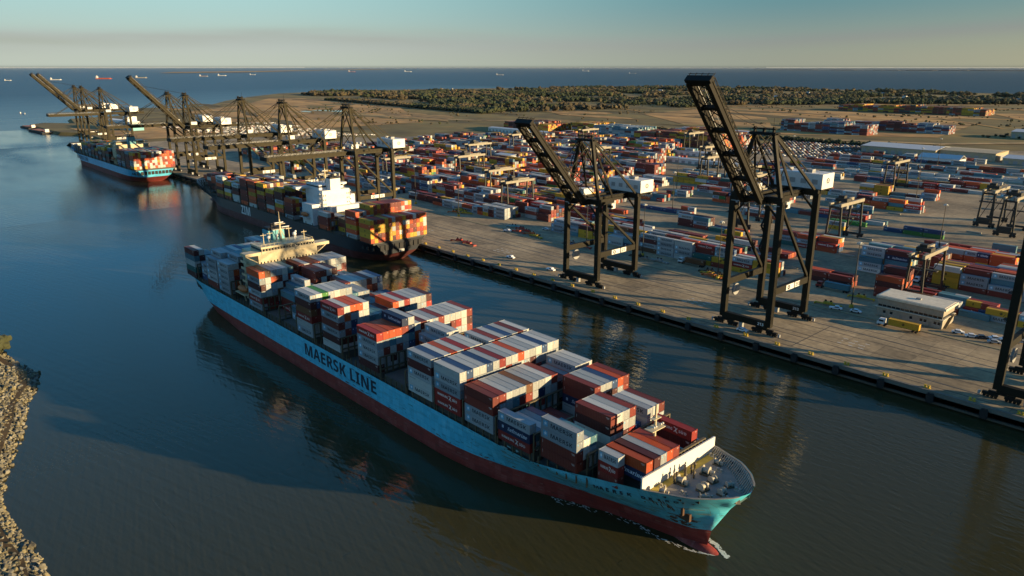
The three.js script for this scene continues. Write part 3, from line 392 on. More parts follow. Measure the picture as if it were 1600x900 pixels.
  for (const sd of [1, -1]) { const z = sd * (B2 - 2.2); const lb = new THREE.Group(); lb.name = 'lifeboat'; hs.add(lb); part(lb, 'boat_hull', [new THREE.SphereGeometry(1, 16, 10).scale(4.6, 1.45, 1.6).translate((s0 + s1) / 2 - 1, deckY + 6.2, z)], M.orange, 4); part(lb, 'davit', [beam(new THREE.Vector3((s0 + s1) / 2 - 4, deckY - 0.5, z - sd * 2), new THREE.Vector3((s0 + s1) / 2 - 4, deckY + 9, z), 0.4), beam(new THREE.Vector3((s0 + s1) / 2 + 2.2, deckY - 0.5, z - sd * 2), new THREE.Vector3((s0 + s1) / 2 + 2.2, deckY + 9, z), 0.4), bx((s0 + s1) / 2 - 6, (s0 + s1) / 2 + 4, deckY + 4.2, deckY + 4.5, -z - 1.6, -z + 1.6)], mat); }
}
// ---- near ship: bays listed from stern to bow as [x of rear end, base y, runs of [first row, top colours, tiers]] ; rows count from the starboard rail ----
const A_X = -366, A_N = 138.2, A_STB = 118.2;
const nearBays = [
  [-365.7, 14.6, [[0, 'Dw', 5], [2, 'TT', 4], [4, 'wWTB', 3], [8, 'WWR', 4], [12, 'WwT', 5]]],
  [-352.6, 14.6, [[1, 'WW', 3], [3, 'TTwW', 4], [7, 'DBWWW', 5], [12, 'Rw', 5]]],
  [-338.6, 15.2, [[0, 'W', 5], [1, 'WWT', 6], [4, 'wBTWW', 6], [9, 'TWwTW', 5], [14, 'RR', 4]]],
  [-325.3, 15.6, [[0, 'WW', 5], [2, 'WTTwTTBT', 6], [10, 'wWTRT', 5], [15, 'W', 4]]],
  [-293.0, 16, [[0, 'OPWWwT', 6], [6, 'D', 5], [7, 'RwRRwWwWX', 6], [15, 'w', 5]]],
  [-278.6, 16, [[3, 'T', 3], [4, 'T', 4], [5, 'W', 5], [6, 'w', 4], [7, 'RRWD', 6], [11, 'RDWT', 4], [15, 'R', 3]]],
  [-264.2, 16, [[2, 'TT', 2], [4, 'TRwTD', 4], [9, 'RXwWDWB', 5]]],
  [-250.0, 16, [[0, 'WXG', 6], [3, 'WwwW', 6], [7, 'TwW', 5], [10, 'TTRWWB', 3]]],
  [-230.2, 16, [[0, 'HXOOX', 6], [5, 'TTT', 4], [8, 'D', 4], [9, 'OwHWwWD', 5]]],
  [-205.9, 16, [[0, 'HOOO', 5], [4, 'NX', 6], [6, 'wRwWRwXwwR', 5]]],
  [-191.6, 16, [[4, 'BR', 2], [6, 'W', 4], [7, 'Ww', 5], [9, 'TRW', 2], [12, 'DRWw', 2]]],
  [-176.6, 16, [[0, 'WBwOwHww', 5], [8, 'T', 3], [9, 'WRwBwRw', 5]]],
  [-163.0, 16, [[0, 'wBwwBwHwwOwwwBwX', 5]]],
  [-148.9, 16, [[0, 'RRwwwPwwwR', 4], [10, 'DR', 3], [12, 'W', 3], [13, 'Www', 4]]],
  [-134.6, 16, [[0, 'W', 3], [1, 'TwT', 2], [4, 'B', 2], [5, 'B', 1], [6, 'RD', 1], [10, 'RwwBOR', 4]]],
  [-118.3, 17.4, [[0, 'W', 4], [1, 'X', 3], [2, 'T', 3], [3, 'T', 1], [5, 'RwwR', 4], [9, 'B', 2], [11, 'W', 3], [12, 'wR', 3]]],
];
const COL0 = { 0: 'DKwT', 2: 'WRWWW', 3: 'WWWWW', 4: 'HWDWRW', 7: 'HPDWWW', 8: 'WDDWW', 9: 'WWWT', 11: 'XWDWW', 12: 'HWWw', 13: 'RWWw', 14: 'HN', 15: 'RRW' };
const baysLocal = [];
nearBays.forEach(([x, base, runs], bi) => {
  baysLocal.push({ s: x - A_X, base });
  for (const [r0, cols, tiers] of runs) [...cols].forEach((c, i) => {
    const r = r0 + i; for (let t = 0; t < tiers; t++) {
      let liv = t === tiers - 1 ? c : weighted(MIX_NEAR);
      if (r === 0 && COL0[bi] && t < tiers - 1) { const s = COL0[bi]; liv = s[Math.max(0, s.length - (tiers - 1) + t)] || liv; if (bi === 11) liv = ['X', 'w', 'W', 'D'][t]; if (bi === 12) liv = ['H', 'H', 'W', 'W'][t]; if (bi === 9) liv = ['D', 'W', 'W', 'W'][t]; if (bi === 13) liv = ['W', 'W', 'R'][t]; if (bi === 14) liv = ['H', 'N'][t]; if (bi === 15) liv = ['R', 'R', 'W'][t]; if (bi === 8) liv = ['w', 'D', 'W', 'R', 'W'][t]; if (bi === 7) liv = ['W', 'w', 'H', 'P', 'D'][t]; if (bi === 4) liv = ['W', 'H', 'W', 'D', 'W'][t]; }
      addBox({ ship: 'near', x, n: A_STB + r * ROW + ROW / 2, y: base + t * TIER, liv, len: 40, bay: bi, row: r, tier: t, top: t === tiers - 1, key: `near/${bi}/${r}/${t}` });
    }
  });
});
// foremost, partly filled bay
{
  const put = (x, r, t, liv, len = 40) => addBox({ ship: 'near', x, n: A_STB + r * ROW + ROW / 2, y: 18.9 + (t - 1) * TIER, liv, len, bay: 16, row: r, tier: t, top: true, key: `near/16/${r}/${t}` });
  put(-102.4, 1.5, 0, 'R', 20); put(-102.4, 1.5, 1, 'H', 20); put(-102.4, 1.5, 2, 'W', 20);
  put(-102.6 + 6.2 - 6.2, 2.7, 1, 'N'); put(-102.6, 2.7, 2, 'O'); put(-102.6, 3.9, 1, 'N'); put(-102.6, 3.9, 2, 'D'); put(-102.6, 4.9, 1, 'N'); put(-102.6, 4.9, 2, 'W'); put(-102.6, 5.9, 1, 'B'); put(-102.6, 5.9, 2, 'O'); put(-102.6, 6.9, 1, 'D'); put(-102.6, 6.9, 2, 'R'); put(-104.4, 11, 1, 'D'); put(-104.4, 11, 2, 'H');
  baysLocal.push({ s: -104 - A_X, base: 18.9 - TIER });
}
const shipA = makeShip({ name: 'container_ship', label: 'light blue container ship under way with red bottom and white breakwater at bow', L: 295, B: 40, deckY: 13.85, hullCol: '#52c2dc', bootCol: '#8a2a22', dirt: 1.1, turn: 0, x: A_X, n: A_N, line: 'MAERSK LINE', lineSize: 4.5, lineS: [120.2, 170.4], lineY: 7.7, lineMat: M.blueText, bowName: { t: 'MAERSK DETROIT', s: 262.5, step: 1.75 }, near: true, bays: baysLocal, house: { s0: 55, s1: 71.5, w: 13.6, top: 36, wing: 19.4, mat: M.cream, front: 1, pairs: true } });
// white water at the bow and the hull side
{
  const gs = [], gsm = (x, n, a, l, w) => { const g = new THREE.CircleGeometry(1, 7).rotateX(-Math.PI / 2).scale(l, 1, w); const p = g.attributes.position; for (let i = 1; i < p.count; i++) { p.setX(i, p.getX(i) * R(0.5, 1.3)); p.setZ(i, p.getZ(i) * R(0.5, 1.3)); } g.rotateY(a); return g.translate(x, 0.03 + rnd() * 0.05, -n); };
  const HA = shipA.h;
  for (let i = 0; i < 130; i++) { const t = Math.pow(rnd(), 1.7) * 44, sx = 287.5 - t, off = HA.hb(Math.min(284.5, sx), 0) + (sx > 275 ? 2.5 * Math.min(1, (289.5 - sx) / 6) : 2.5 * Math.max(0, 1 - (275 - sx) / 9)) + Math.abs(R(-0.4, 1.0)) * (0.6 + t * 0.045); gs.push(gsm(A_X + sx, A_N - off, R(-0.3, 0.5), R(0.12, 0.75), R(0.05, 0.2))); }
  for (let i = 0; i < 260; i++) { const t = Math.pow(rnd(), 1.4) * 11, sx = 290.4 - t, off = Math.max(0.3, HA.hb(Math.min(284.5, sx), 0) + 2.5 * Math.min(1, t / 5)) + Math.abs(R(-0.6, 1.2)); gs.push(gsm(A_X + sx, A_N + off, R(-0.8, 0.8), R(0.1, 0.55), R(0.08, 0.3))); }
  const f = part(scene, 'foam', gs, std(lin(0.6, 0.6, 0.56), 0.9), 3); tag(f, 'white foam streaming along the bow of the moving ship', 'foam', null, 'stuff');
}
// ---- dark moored ship and far blue ship: bow towards the bay ----
function mooredBays(xs, spec, key, n0, rows) { // spec(i) -> [base, tiersFn(row), mix]
  xs.forEach((x, i) => { const [base, tf, mix, topMix] = spec(i, x); for (let r = 0; r < rows; r++) { const T_ = tf(r); for (let t = 0; t < T_; t++) addBox({ ship: key, x, n: n0 + r * ROW + ROW / 2, y: base + t * TIER, liv: weighted(t === T_ - 1 && topMix ? topMix : mix), len: 40, top: t === T_ - 1, key: `${key}/${i}/${r}/${t}` }); } });
}
const ZX = -362, ZN = 241.6, zBays = [-375.4, -391, -409, -425, -472, -486.5, -500.5, -515, -530, -544.5, -560, -575, -590.5, -606, -621, -636, -651];
{
  const zt = { 0: [13.4, 5], 1: [13.4, 7], 2: [13.4, 3], 3: [13.4, 4], 4: [13.4, 5], 5: [13.4, 7], 6: [13.4, 7], 7: [13.4, 7], 8: [13.4, 7], 9: [13.4, 7], 10: [13.4, 5], 11: [13.4, 6], 12: [13.4, 6], 13: [13.4, 4], 14: [14.5, 4], 15: [15, 4], 16: [15, 3] };
  mooredBays(zBays, i => { const [b, t] = zt[i]; let prev = t; return [b, r => { if (rnd() < 0.3) prev = Math.max(1, t - Math.floor(rnd() * 2.4)); else prev = Math.max(prev, t - 1); if (i === 0) return t; if (i === 1) return r < 4 ? 6 : 7; if (i === 2 && r < 6) return r < 2 ? 0 : 3; if (i > 12 && (r < 1 + (i - 12) || r > 14 - (i - 12))) return 0; return Math.min(t, prev); }, i < 2 ? { O: 26, R: 18, Y: 22, H: 10, X: 8, W: 6, D: 6 } : MIX_ZIM, i > 5 && i < 13 ? { Y: 30, O: 14, X: 14, W: 10, R: 14, D: 16 } : null]; }, 'dark', ZN - 20, 16);
  makeShip({ name: 'container_ship', label: 'dark navy container ship with white deckhouse moored at the quay', L: 305, B: 41, deckY: 12.8, hullCol: '#0e1622', bootCol: '#5a2626', dirt: 1.2, turn: Math.PI, x: ZX, n: ZN, line: 'ZIM', lineSize: 6.4, lineS: [167, 183], lineY: 5.9, lineMat: M.whiteText, near: false, bays: zBays.map((x, i) => ({ s: ZX - x - 12.2, base: zt[i][0] })), house: { s0: 74, s1: 97, w: 10, top: 34.5, wing: 19, mat: M.white, front: 1, pairs: false, annex: [[70, 76, 24, -18, 6], [76, 92, 30, -15, -9], [76, 90, 26, 9, 17]], funnel: M.white }, sternName: ['ZIM', M.whiteText] });
  const FX = -797, FN = 240.5, fBays = []; for (let i = 0; i < 17; i++) { const x = -810.5 - i * 14.3; if (x < -862 && x > -894) continue; fBays.push(x); }
  mooredBays(fBays, (i, x) => { const t = x > -862 ? 6 : x < -1010 ? 4 : 5; return [13.9, r => (x < -1000 && (r < 2 + (-1000 - x) / 30 || r > 13 - (-1000 - x) / 30)) ? 0 : Math.max(2, t - (rnd() < 0.3 ? 1 : 0)), i === 0 ? { O: 20, H: 14, X: 14, Y: 6, W: 8, R: 10 } : { D: 20, K: 12, P: 14, R: 12, B: 10, W: 8, T: 8 }, x < -900 ? { Y: 20, P: 10, D: 8, O: 6, W: 6 } : null]; }, 'far', FN - 20, 16);
  makeShip({ name: 'container_ship', label: 'farthest container ship with light blue hull and cream deckhouse, berthed below raised cranes', L: 290, B: 42, deckY: 12.4, hullCol: '#35a9d0', bootCol: '#7a2a24', dirt: 0.6, turn: Math.PI, x: FX, n: FN, line: 'MAERSK LINE', lineSize: 4.4, lineS: [172, 222], lineY: 6.9, lineMat: M.blueText, near: false, bays: fBays.map(x => ({ s: FX - x - 12.2, base: 13.9 })), house: { s0: 68, s1: 86, w: 16, top: 33, wing: 20, mat: M.cream, front: 1, pairs: false } });
}
// ---------- ship-to-shore cranes: local n = 0 at the waterside rail, 30.2 at the landside rail ----------
function stsCrane(label, x, { hinge, apex, portal, boomLen, up, num, worn }) {
  const o = thing('quay_crane', label, 'crane', x, QY, 273.2, 0, 'quay cranes'), HW = 10.7, LN = 30.2, S = worn ? M.steelWorn : M.steel, top = hinge;
  const P = (a, b, c) => V(a, b, c);
  for (const sx of [-1, 1]) for (const ln of [0, LN]) {
    part(o, 'leg', [beam(P(sx * HW, 3.6, ln), P(sx * HW * (1 - 0.02), top + 1, ln), 2.1, 2.5)], S);
    const bg = [], cx = sx * (HW - 1.6); for (const d of [-3.3, 3.3]) { bg.push(bx(cx + d - 2.4, cx + d + 2.4, 0.95, 1.9, ln - 0.65, ln + 0.65)); for (const e of [-1.7, -0.6, 0.6, 1.7]) bg.push(new THREE.CylinderGeometry(0.5, 0.5, 0.5, 10).rotateX(Math.PI / 2).translate(cx + d + e, 0.5, -ln)); } bg.push(bx(cx - 4, cx + 4, 1.8, 2.6, ln - 0.5, ln + 0.5), bx(cx - 1.2, cx + 1.2, 2.4, 3.8, ln - 0.6, ln + 0.6));
    part(o, 'bogie', bg, M.steelDark);
    part(o, 'bumper', [bx(sx * (HW + 4.6), sx * (HW + 5.4), 0.4, 1.6, ln - 0.4, ln + 0.4)], M.galv);
  }
  for (const ln of [0, LN]) {
    const sill = part(o, 'sill_beam', [bx(-HW, HW, 2.9, 5.6, ln - 1, ln + 1)], S);
    part(o, 'top_beam', [bx(-HW - 0.6, HW + 0.6, top, top + 2.6, ln - 1, ln + 1)], S);
    part(sill, 'drive_cabinet', [bx(-2.6, -0.9, 0.4, 3.1, ln - 0.7, ln + 0.7)], ln ? M.galv : M.galv);
    if (num) { const g = text(num, 1.25, 0.05); const m = part(sill, 'number', g, M.whiteText); m.position.set(HW - 4.6, 3.7, -(ln - 1.03)); }
  }
  for (const sx of [-1, 1]) {
    const pb = part(o, 'portal_beam', [bx(sx * HW - 0.8, sx * HW + 0.8, portal - 1.7, portal + 1.1, 0, LN)], S);
    part(o, 'diagonal_brace', [beam(P(sx * HW, top - 2, 1), P(sx * HW, portal + 1, LN - 1), 1.1)], S);
    if (sx > 0) { for (const [a, b] of [[10, 16.6], [17.4, 21.4]]) part(pb, 'sign_panel', [bx(HW + 0.82, HW + 0.9, portal - 1.5, portal + 0.9, a, b)], M.white); const g = text(num || '21', 1.6, 0.05); const m = part(pb, 'number', g, M.blueText); m.rotation.y = Math.PI / 2; m.position.set(HW + 0.92, portal - 1.1, -17.9); const r = part(pb, 'emblem', [new THREE.TorusGeometry(0.75, 0.2, 6, 14).rotateY(Math.PI / 2).translate(HW + 0.95, portal - 0.3, -12)], M.blueText); }
    // girder running inland
    part(o, 'main_girder', [bx(sx * 3.6 - 1, sx * 3.6 + 1, top - 0.4, top + 2.5, -4, 50)], S);
    const hr = []; for (let n = -3; n < 49; n += 3.5) hr.push(bx(sx * 5.2 - 0.05, sx * 5.2 + 0.05, top + 1.2, top + 2.3, n, n + 0.1)); hr.push(bx(sx * 5.2 - 0.05, sx * 5.2 + 0.05, top + 2.25, top + 2.35, -3, 49), bx(sx * 5.2 - 0.8, sx * 5.2 + 0.1, top + 1.1, top + 1.2, -3, 49)); part(o, 'walkway', hr, S);
  }
  part(o, 'girder_end_tie', [bx(-4.5, 4.5, top - 0.1, top + 1.6, 49, 50.2)], S);
  { const lp = []; for (let k = 0; k < 13; k++) { const n = 27 + k * 1.75; lp.push(rod(P(5.4, top - 0.2, n), P(5.4, top - 2.3, n + 0.85), 0.11, 4), rod(P(5.4, top - 2.3, n + 0.85), P(5.4, top - 0.2, n + 1.7), 0.11, 4)); } part(o, 'cable_festoon', lp, M.black); }
  // A-frame
  const ap = (sx) => P(sx * 4, apex, 1);
  for (const sx of [-1, 1]) { part(o, 'frame_leg', [beam(P(sx * HW * 0.96, top + 1, 0), ap(sx), 1.3, 1.5)], S); part(o, 'frame_leg', [beam(P(sx * HW * 0.8, top + 2, LN * 0.42), ap(sx), 0.8)], S); part(o, 'back_strut', [beam(ap(sx), P(sx * HW * 0.9, top + 2, LN), 0.9, 1)], S); part(o, 'backstay', [beam(ap(sx).setY(apex + 0.8), P(sx * 3.8, top + 2.2, 46), 0.34, 0.5)], S); }
  part(o, 'apex_platform', [bx(-5.6, 5.6, apex - 0.6, apex + 0.5, -0.8, 3), bx(-5, 5, apex + 1.6, apex + 2, 0, 1.6), bx(-4.4, -3.8, apex, apex + 2.6, 0, 1.4), bx(3.8, 4.4, apex, apex + 2.6, 0, 1.4), bx(-0.3, 0.3, apex, apex + 2.2, 0, 1.4), ...[-5.5, -2.7, 0, 2.7, 5.4].map(x2 => bx(x2, x2 + 0.1, apex + 0.5, apex + 1.6, -0.8, -0.7)), bx(-5.6, 5.6, apex + 1.5, apex + 1.6, -0.8, -0.7), bx(-6.4, -5.6, apex - 0.2, apex + 0.2, 0, 2), bx(5.6, 6.4, apex - 0.2, apex + 0.2, 0, 2)], M.steelDark);
  part(o, 'aerial', [rod(P(3.6, apex + 2, 1), P(3.6, apex + 6, 1), 0.09, 4)], M.steelDark);
  // boom
  const bm = new THREE.Group(); bm.name = 'boom'; bm.position.set(0, top + 1, 4); bm.rotation.x = up ? 47.3 * Math.PI / 180 : 0; o.add(bm); // local: boom runs along +z from the hinge
  if (!up) bm.rotation.x = 0;
  bm.rotation.x *= -1;
  const BZ = (x0, x1, y0, y1, z0, z1) => bx(x0, x1, y0, y1, -z0, -z1);
  for (const sx of [-1, 1]) { part(bm, 'boom_girder', [BZ(sx * 3.9 - 0.9, sx * 3.9 + 0.9, -1.5, 1.4, -0.5, boomLen)], S);
    const hr = []; for (let z = 1; z < boomLen; z += 3.2) hr.push(BZ(sx * 5 - 0.05, sx * 5 + 0.05, 0.4, 1.7, z, z + 0.1)); hr.push(BZ(sx * 5 - 0.05, sx * 5 + 0.05, 1.6, 1.7, 1, boomLen), BZ(sx * 4.4, sx * 5.05, 0.35, 0.42, 1, boomLen)); part(bm, 'boom_walkway', hr, S);
    part(bm, 'boom_rail', [BZ(sx * 2.7 - 0.12, sx * 2.7 + 0.12, 1.2, 1.5, 0, boomLen)], M.galv); }
  for (const z of [0.8, boomLen * 0.2, boomLen * 0.42, boomLen * 0.62, boomLen * 0.8, boomLen - 1]) part(bm, 'boom_tie', [BZ(-3.6, 3.6, -0.6, 0.9, z - 0.7, z + 0.7)], S);
  { const br = []; for (let k = 0; k < 10; k++) { const a = boomLen * k / 10 + 0.6, b = a + boomLen / 10 - 0.4; br.push(beam(new THREE.Vector3(-3, 0.4, a), new THREE.Vector3(3, 0.4, b), 0.3), beam(new THREE.Vector3(3, 0.4, a), new THREE.Vector3(-3, 0.4, b), 0.3)); } part(bm, 'boom_lattice', br, S); for (const sx of [-1, 1]) { const tr = []; for (let k = 0; k < 14; k++) { const a = boomLen * k / 14 + 1, m = a + boomLen / 28, b = a + boomLen / 14; tr.push(beam(new THREE.Vector3(sx * 3.9, 1.4, a), new THREE.Vector3(sx * 3.9, 3.4, m), 0.16), beam(new THREE.Vector3(sx * 3.9, 3.4, m), new THREE.Vector3(sx * 3.9, 1.4, b), 0.16)); } tr.push(BZ(sx * 3.9 - 0.1, sx * 3.9 + 0.1, 3.3, 3.5, 2, boomLen - 1)); part(bm, 'boom_truss', tr, S); part(bm, 'hoist_cable', [BZ(sx * 1.2 - 0.06, sx * 1.2 + 0.06, 2.2, 2.32, 0, boomLen)], M.galv); } }
  part(bm, 'boom_tip', [BZ(-5.2, 5.2, -1, 1.5, boomLen, boomLen + 1.4), BZ(-5.2, 5.2, 2.2, 2.35, boomLen + 1.2, boomLen + 1.4), ...[-5, -2.5, 0, 2.5, 4.9].map(q => BZ(q, q + 0.14, 1.5, 3.2, boomLen + 0.8, boomLen + 1))], M.steelDark);
  // forestays
  const toO = z => { const v = new THREE.Vector3(0, 1.2, z).applyAxisAngle(new THREE.Vector3(1, 0, 0), bm.rotation.x).add(bm.position); return v; };
  for (const sx of [-1, 1]) {
    if (!up) { for (const z of [boomLen * 0.48, boomLen * 0.86]) { const t = toO(z); t.x = sx * 3.7; part(o, 'forestay', [beam(ap(sx).setY(apex + 0.6), t, 0.26, 0.45)], S); } }
    else { // folded links hang between apex and boom
      for (const z of [boomLen * 0.48, boomLen * 0.8]) { const t = toO(z); t.x = sx * 3.7; const a = ap(sx).setY(apex + 0.6), kx = a.clone().lerp(t, 0.5); kx.y -= z > boomLen * 0.6 ? 15 : 12; kx.z -= 1; part(o, 'forestay', [beam(a, kx, 0.26, 0.4), beam(kx, t, 0.26, 0.4)], S); }
    }
    part(o, 'hoist_rope', [rod(ap(sx * 0.5).setY(apex + 1.5), (() => { const t = toO(boomLen * 0.84); t.x = sx * 1.8; return t; })(), 0.07, 4)], M.steelDark);
  }
  // machinery house on the back of the frame
  const mh = part(o, 'machinery_house', [bx(-9.5, 12, top + 2.7, top + 9, 30.5, 41)], M.white, 12);
  part(mh, 'house_roof_plant', [bx(2, 6, top + 9, top + 10.3, 33, 36), bx(-7, -5, top + 9, top + 10, 35, 38), ...[-8, -2, 4, 10].map(a => bx(a, a + 0.1, top + 9, top + 10.1, 30.7, 30.8)), bx(-9.4, 11.9, top + 10, top + 10.1, 30.7, 30.8)], M.galv);
  part(mh, 'emblem', [new THREE.TorusGeometry(1.0, 0.16, 6, 18).rotateY(Math.PI / 2).translate(12.05, top + 6, -35.6), bx(12, 12.06, top + 5.7, top + 6.3, 35.45, 35.75)], M.blueText);
  for (let k = 0; k < 4; k++) part(mh, 'louvre', [bx(-7.5 + k * 5, -5 + k * 5, top + 4.6, top + 6.6, 30.42, 30.5)], M.galv);
  part(mh, 'underframe', [bx(-9.5, 12, top + 2.2, top + 2.7, 30.5, 41), bx(-9.5, -8.9, top, top + 2.2, 31, 31.6), bx(11, 11.6, top, top + 2.2, 31, 31.6), bx(4.45, 11, top + 1, top + 2.2, 40, 40.8), bx(-9.5, -4.45, top + 1, top + 2.2, 40, 40.8)], M.steelDark);
  const tn = up ? 12 : 20; const tr = part(o, 'trolley', [bx(-4.4, 4.4, top - 1.6, top - 0.25, tn, tn + 7), bx(-2.7, 2.7, top - 2.4, top - 1.6, tn + 1, tn + 6)], M.steelDark); part(tr, 'operator_cab', [bx(1.2, 4, top - 4.9, top - 2.2, tn + 5.6, tn + 8.6)], M.white); part(tr, 'cab_window', [bx(1.15, 4.05, top - 4.5, top - 3.1, tn + 5.5, tn + 6.6)], M.glass);
  // apron-side gear: cable reel, lift shaft, stairs, platforms
  part(o, 'cable_reel', [new THREE.CylinderGeometry(2.6, 2.6, 0.7, 22).rotateZ(Math.PI / 2).translate(-HW + 1.4, portal - 4.4, -6), new THREE.CylinderGeometry(0.7, 0.7, 1.3, 12).rotateZ(Math.PI / 2).translate(-HW + 1.4, portal - 4.4, -6), beam(P(-HW + 0.5, portal - 4.4, 0.8), P(-HW + 1.2, portal - 4.4, 6), 0.4)], M.galv);
  { const st = []; let s = 1; for (let y = portal; y < top - 3; y += 5) { st.push(beam(P(-HW - 1.6, y, LN + (s > 0 ? -2 : 2)), P(-HW - 1.6, y + 5, LN + (s > 0 ? 2 : -2)), 0.9, 0.16), bx(-HW - 2.2, -HW - 0.8, y - 0.1, y, LN - 2.6, LN + 2.6)); s = -s; } part(o, 'stair_tower', st, M.steelDark); }
  { const fd = []; for (const y of [portal + 9, portal + 18, top - 6]) if (y < top - 4) for (const ln of [0, LN]) fd.push(bx(-HW - 2.2, -HW - 0.9, y, y + 0.14, ln - 1.6, ln + 1.6), bx(-HW - 2.2, -HW - 2.1, y + 1, y + 1.1, ln - 1.6, ln + 1.6)); for (let y = 6; y < top; y += 1.6) fd.push(bx(HW + 1.06, HW + 1.3, y, y + 0.12, -0.5, 0.5)); fd.push(bx(HW + 1.25, HW + 1.35, 5, top, -0.55, -0.45), bx(HW + 1.25, HW + 1.35, 5, top, 0.45, 0.55)); part(o, 'ladders_and_landings', fd, M.steelDark).name = 'ladder'; }
  for (const sx of [-1, 1]) { const a = P(sx * HW * 0.96, top + 1, 0), b = P(sx * HW * 0.8, top + 2, LN * 0.42), t = ap(sx); for (const [u, v] of [[0.3, 0.45], [0.6, 0.75]]) part(o, 'frame_brace', [beam(a.clone().lerp(t, u), b.clone().lerp(t, v), 0.35)], S); }
  for (const sx of [-1, 1]) part(o, 'frame_diagonal', [beam(P(-sx * HW * 0.9, top + 3, 0.2), P(sx * HW * 0.66, top + 1 + (apex - top) * 0.45, 0.4), 0.36), beam(P(-sx * HW * 0.66, top + 1 + (apex - top) * 0.45, 0.4), P(sx * 4.2, apex - 1, 0.8), 0.3)], S);
  for (const sx of [-1, 1]) part(o, 'knee_brace', [beam(P(sx * HW, top - 7, 0), P(sx * 3.6, top + 0.4, 0), 0.7), beam(P(sx * HW, top - 7, LN), P(sx * 3.6, top + 0.4, LN), 0.7)], S);
  part(o, 'frame_cross_tie', [beam(P(-HW * 0.66, top + 1 + (apex - top) * 0.45, 0.4), P(HW * 0.66, top + 1 + (apex - top) * 0.45, 0.4), 0.5)], S);
  { const eh = part(o, 'electrical_house', [bx(-8.5, -5, top + 2.7, top + 5.6, 6, 12)], M.white); }
  for (const q of [10, 18, 26, 36, 44]) part(o, 'girder_tie', [bx(-2.6, 2.6, top + 0.2, top + 1.4, q, q + 0.8)], S);
  part(o, 'lamp_cluster', [bx(-HW, HW, top - 0.8, top - 0.5, -1.6, -1.3), ...[-8, -4, 0, 4, 8].map(q => bx(q - 0.4, q + 0.4, top - 1.4, top - 0.8, -1.9, -1.3))], M.galv);
  return o;
}
const TALL = { hinge: 55, apex: 82, portal: 19, boomLen: 63, up: true, num: '213' }, LOW = { hinge: 42, apex: 73, portal: 17, boomLen: 54, up: true, num: '214' }, MIDU = { hinge: 47.5, apex: 80, portal: 17, boomLen: 66, up: true, num: '', worn: true }, MIDH = { ...MIDU, up: false, boomLen: 58 };
stsCrane('huge dark quay crane with raised boom, number 213 on its sill, beside white pickup', -151.2, TALL);
stsCrane('shorter dark quay crane with raised boom standing alone left of the numbered crane', -245.5, { ...LOW, num: '' });
stsCrane('dark quay crane cut off at the edge of the frame, only its legs showing', -46.5, { ...TALL, num: '', up: true });
const midU = stsCrane('quay crane with raised boom over the stern of the farthest ship', -788, MIDU);
const midH = stsCrane('quay crane with lowered boom nearest the white deckhouse of the dark ship', -472, MIDH);
const dupCrane = (src, x, label) => { const c = src.clone(); c.name = numbered('quay_crane'); c.position.x = x; scene.add(c); c.userData = { ...src.userData, label }; return c; };
dupCrane(midH, -572, 'second lowered-boom quay crane, over the middle of the dark ship');
dupCrane(midH, -652, 'third lowered-boom quay crane, over the bow of the dark ship');
dupCrane(midH, -838, 'lowered-boom quay crane over the cream deckhouse of the farthest ship');
dupCrane(midH, -1094, 'quay crane farthest out with its boom lowered over open water');
dupCrane(midU, -1185, 'quay crane with raised boom, nearer of the two parallel booms at the far berth');
dupCrane(midU, -1225, 'last quay crane of the row, boom raised, farther of two parallel booms');

// ---------- rubber-tyred yard gantries ----------
function yardGantry() {
  const o = new THREE.Group(), S = M.rtg;
  for (const sx of [-3.6, 3.6]) for (const ln of [0, 24]) part(o, 'leg', [beam(V(sx, 2, ln), V(sx * 0.75, 19, ln), 0.75, 0.9)], S);
  for (const ln of [0, 24]) { const sill = part(o, 'sill_beam', [bx(-5.4, 5.4, 1.6, 2.6, ln - 0.5, ln + 0.5)], S); for (const sx of [-4.6, -3, 3, 4.6]) part(sill, 'tyre', [new THREE.CylinderGeometry(0.8, 0.8, 0.6, 14).rotateX(Math.PI / 2).translate(sx, 0.8, -ln)], M.rubber); part(sill, 'fork', [bx(-4.2, -3.4, 0.8, 1.6, ln - 0.4, ln + 0.4), bx(3.4, 4.2, 0.8, 1.6, ln - 0.4, ln + 0.4)], S); part(o, 'head_beam', [bx(-3.2, 3.2, 18.2, 19.2, ln - 0.5, ln + 0.5)], S); }
  for (const sx of [-2.7, 2.7]) part(o, 'girder', [bx(sx - 0.55, sx + 0.55, 19.2, 20.8, -1.5, 25.5)], M.rtgTop);
  for (const ln of [0, 24]) part(o, 'side_brace', [beam(V(-3.5, 3, ln), V(2.9, 18, ln), 0.3)], S);
  const tr = part(o, 'trolley', [bx(-3, 3, 20.9, 22.6, 5, 10), bx(-2, 1, 22.6, 23.8, 6, 9)], M.rtg); part(tr, 'operator_cab', [bx(-1.1, 1.1, 16.6, 19.1, 10, 12.2)], M.galv);
  part(o, 'engine_house', [bx(-2.8, 2.8, 2.7, 5.2, -0.9, 0.9)], M.rtg);
  part(o, 'spreader', [bx(-6, 6, 12.8, 13.3, 6.4, 8.6), ...[[-2, 6.6], [2, 6.6], [-2, 8.4], [2, 8.4]].map(([a, b]) => rod(V(a, 13.3, b), V(a, 20.9, b), 0.06, 4))], M.rtg);
  return o;
}
const rtgProto = yardGantry(), rtgs = [];
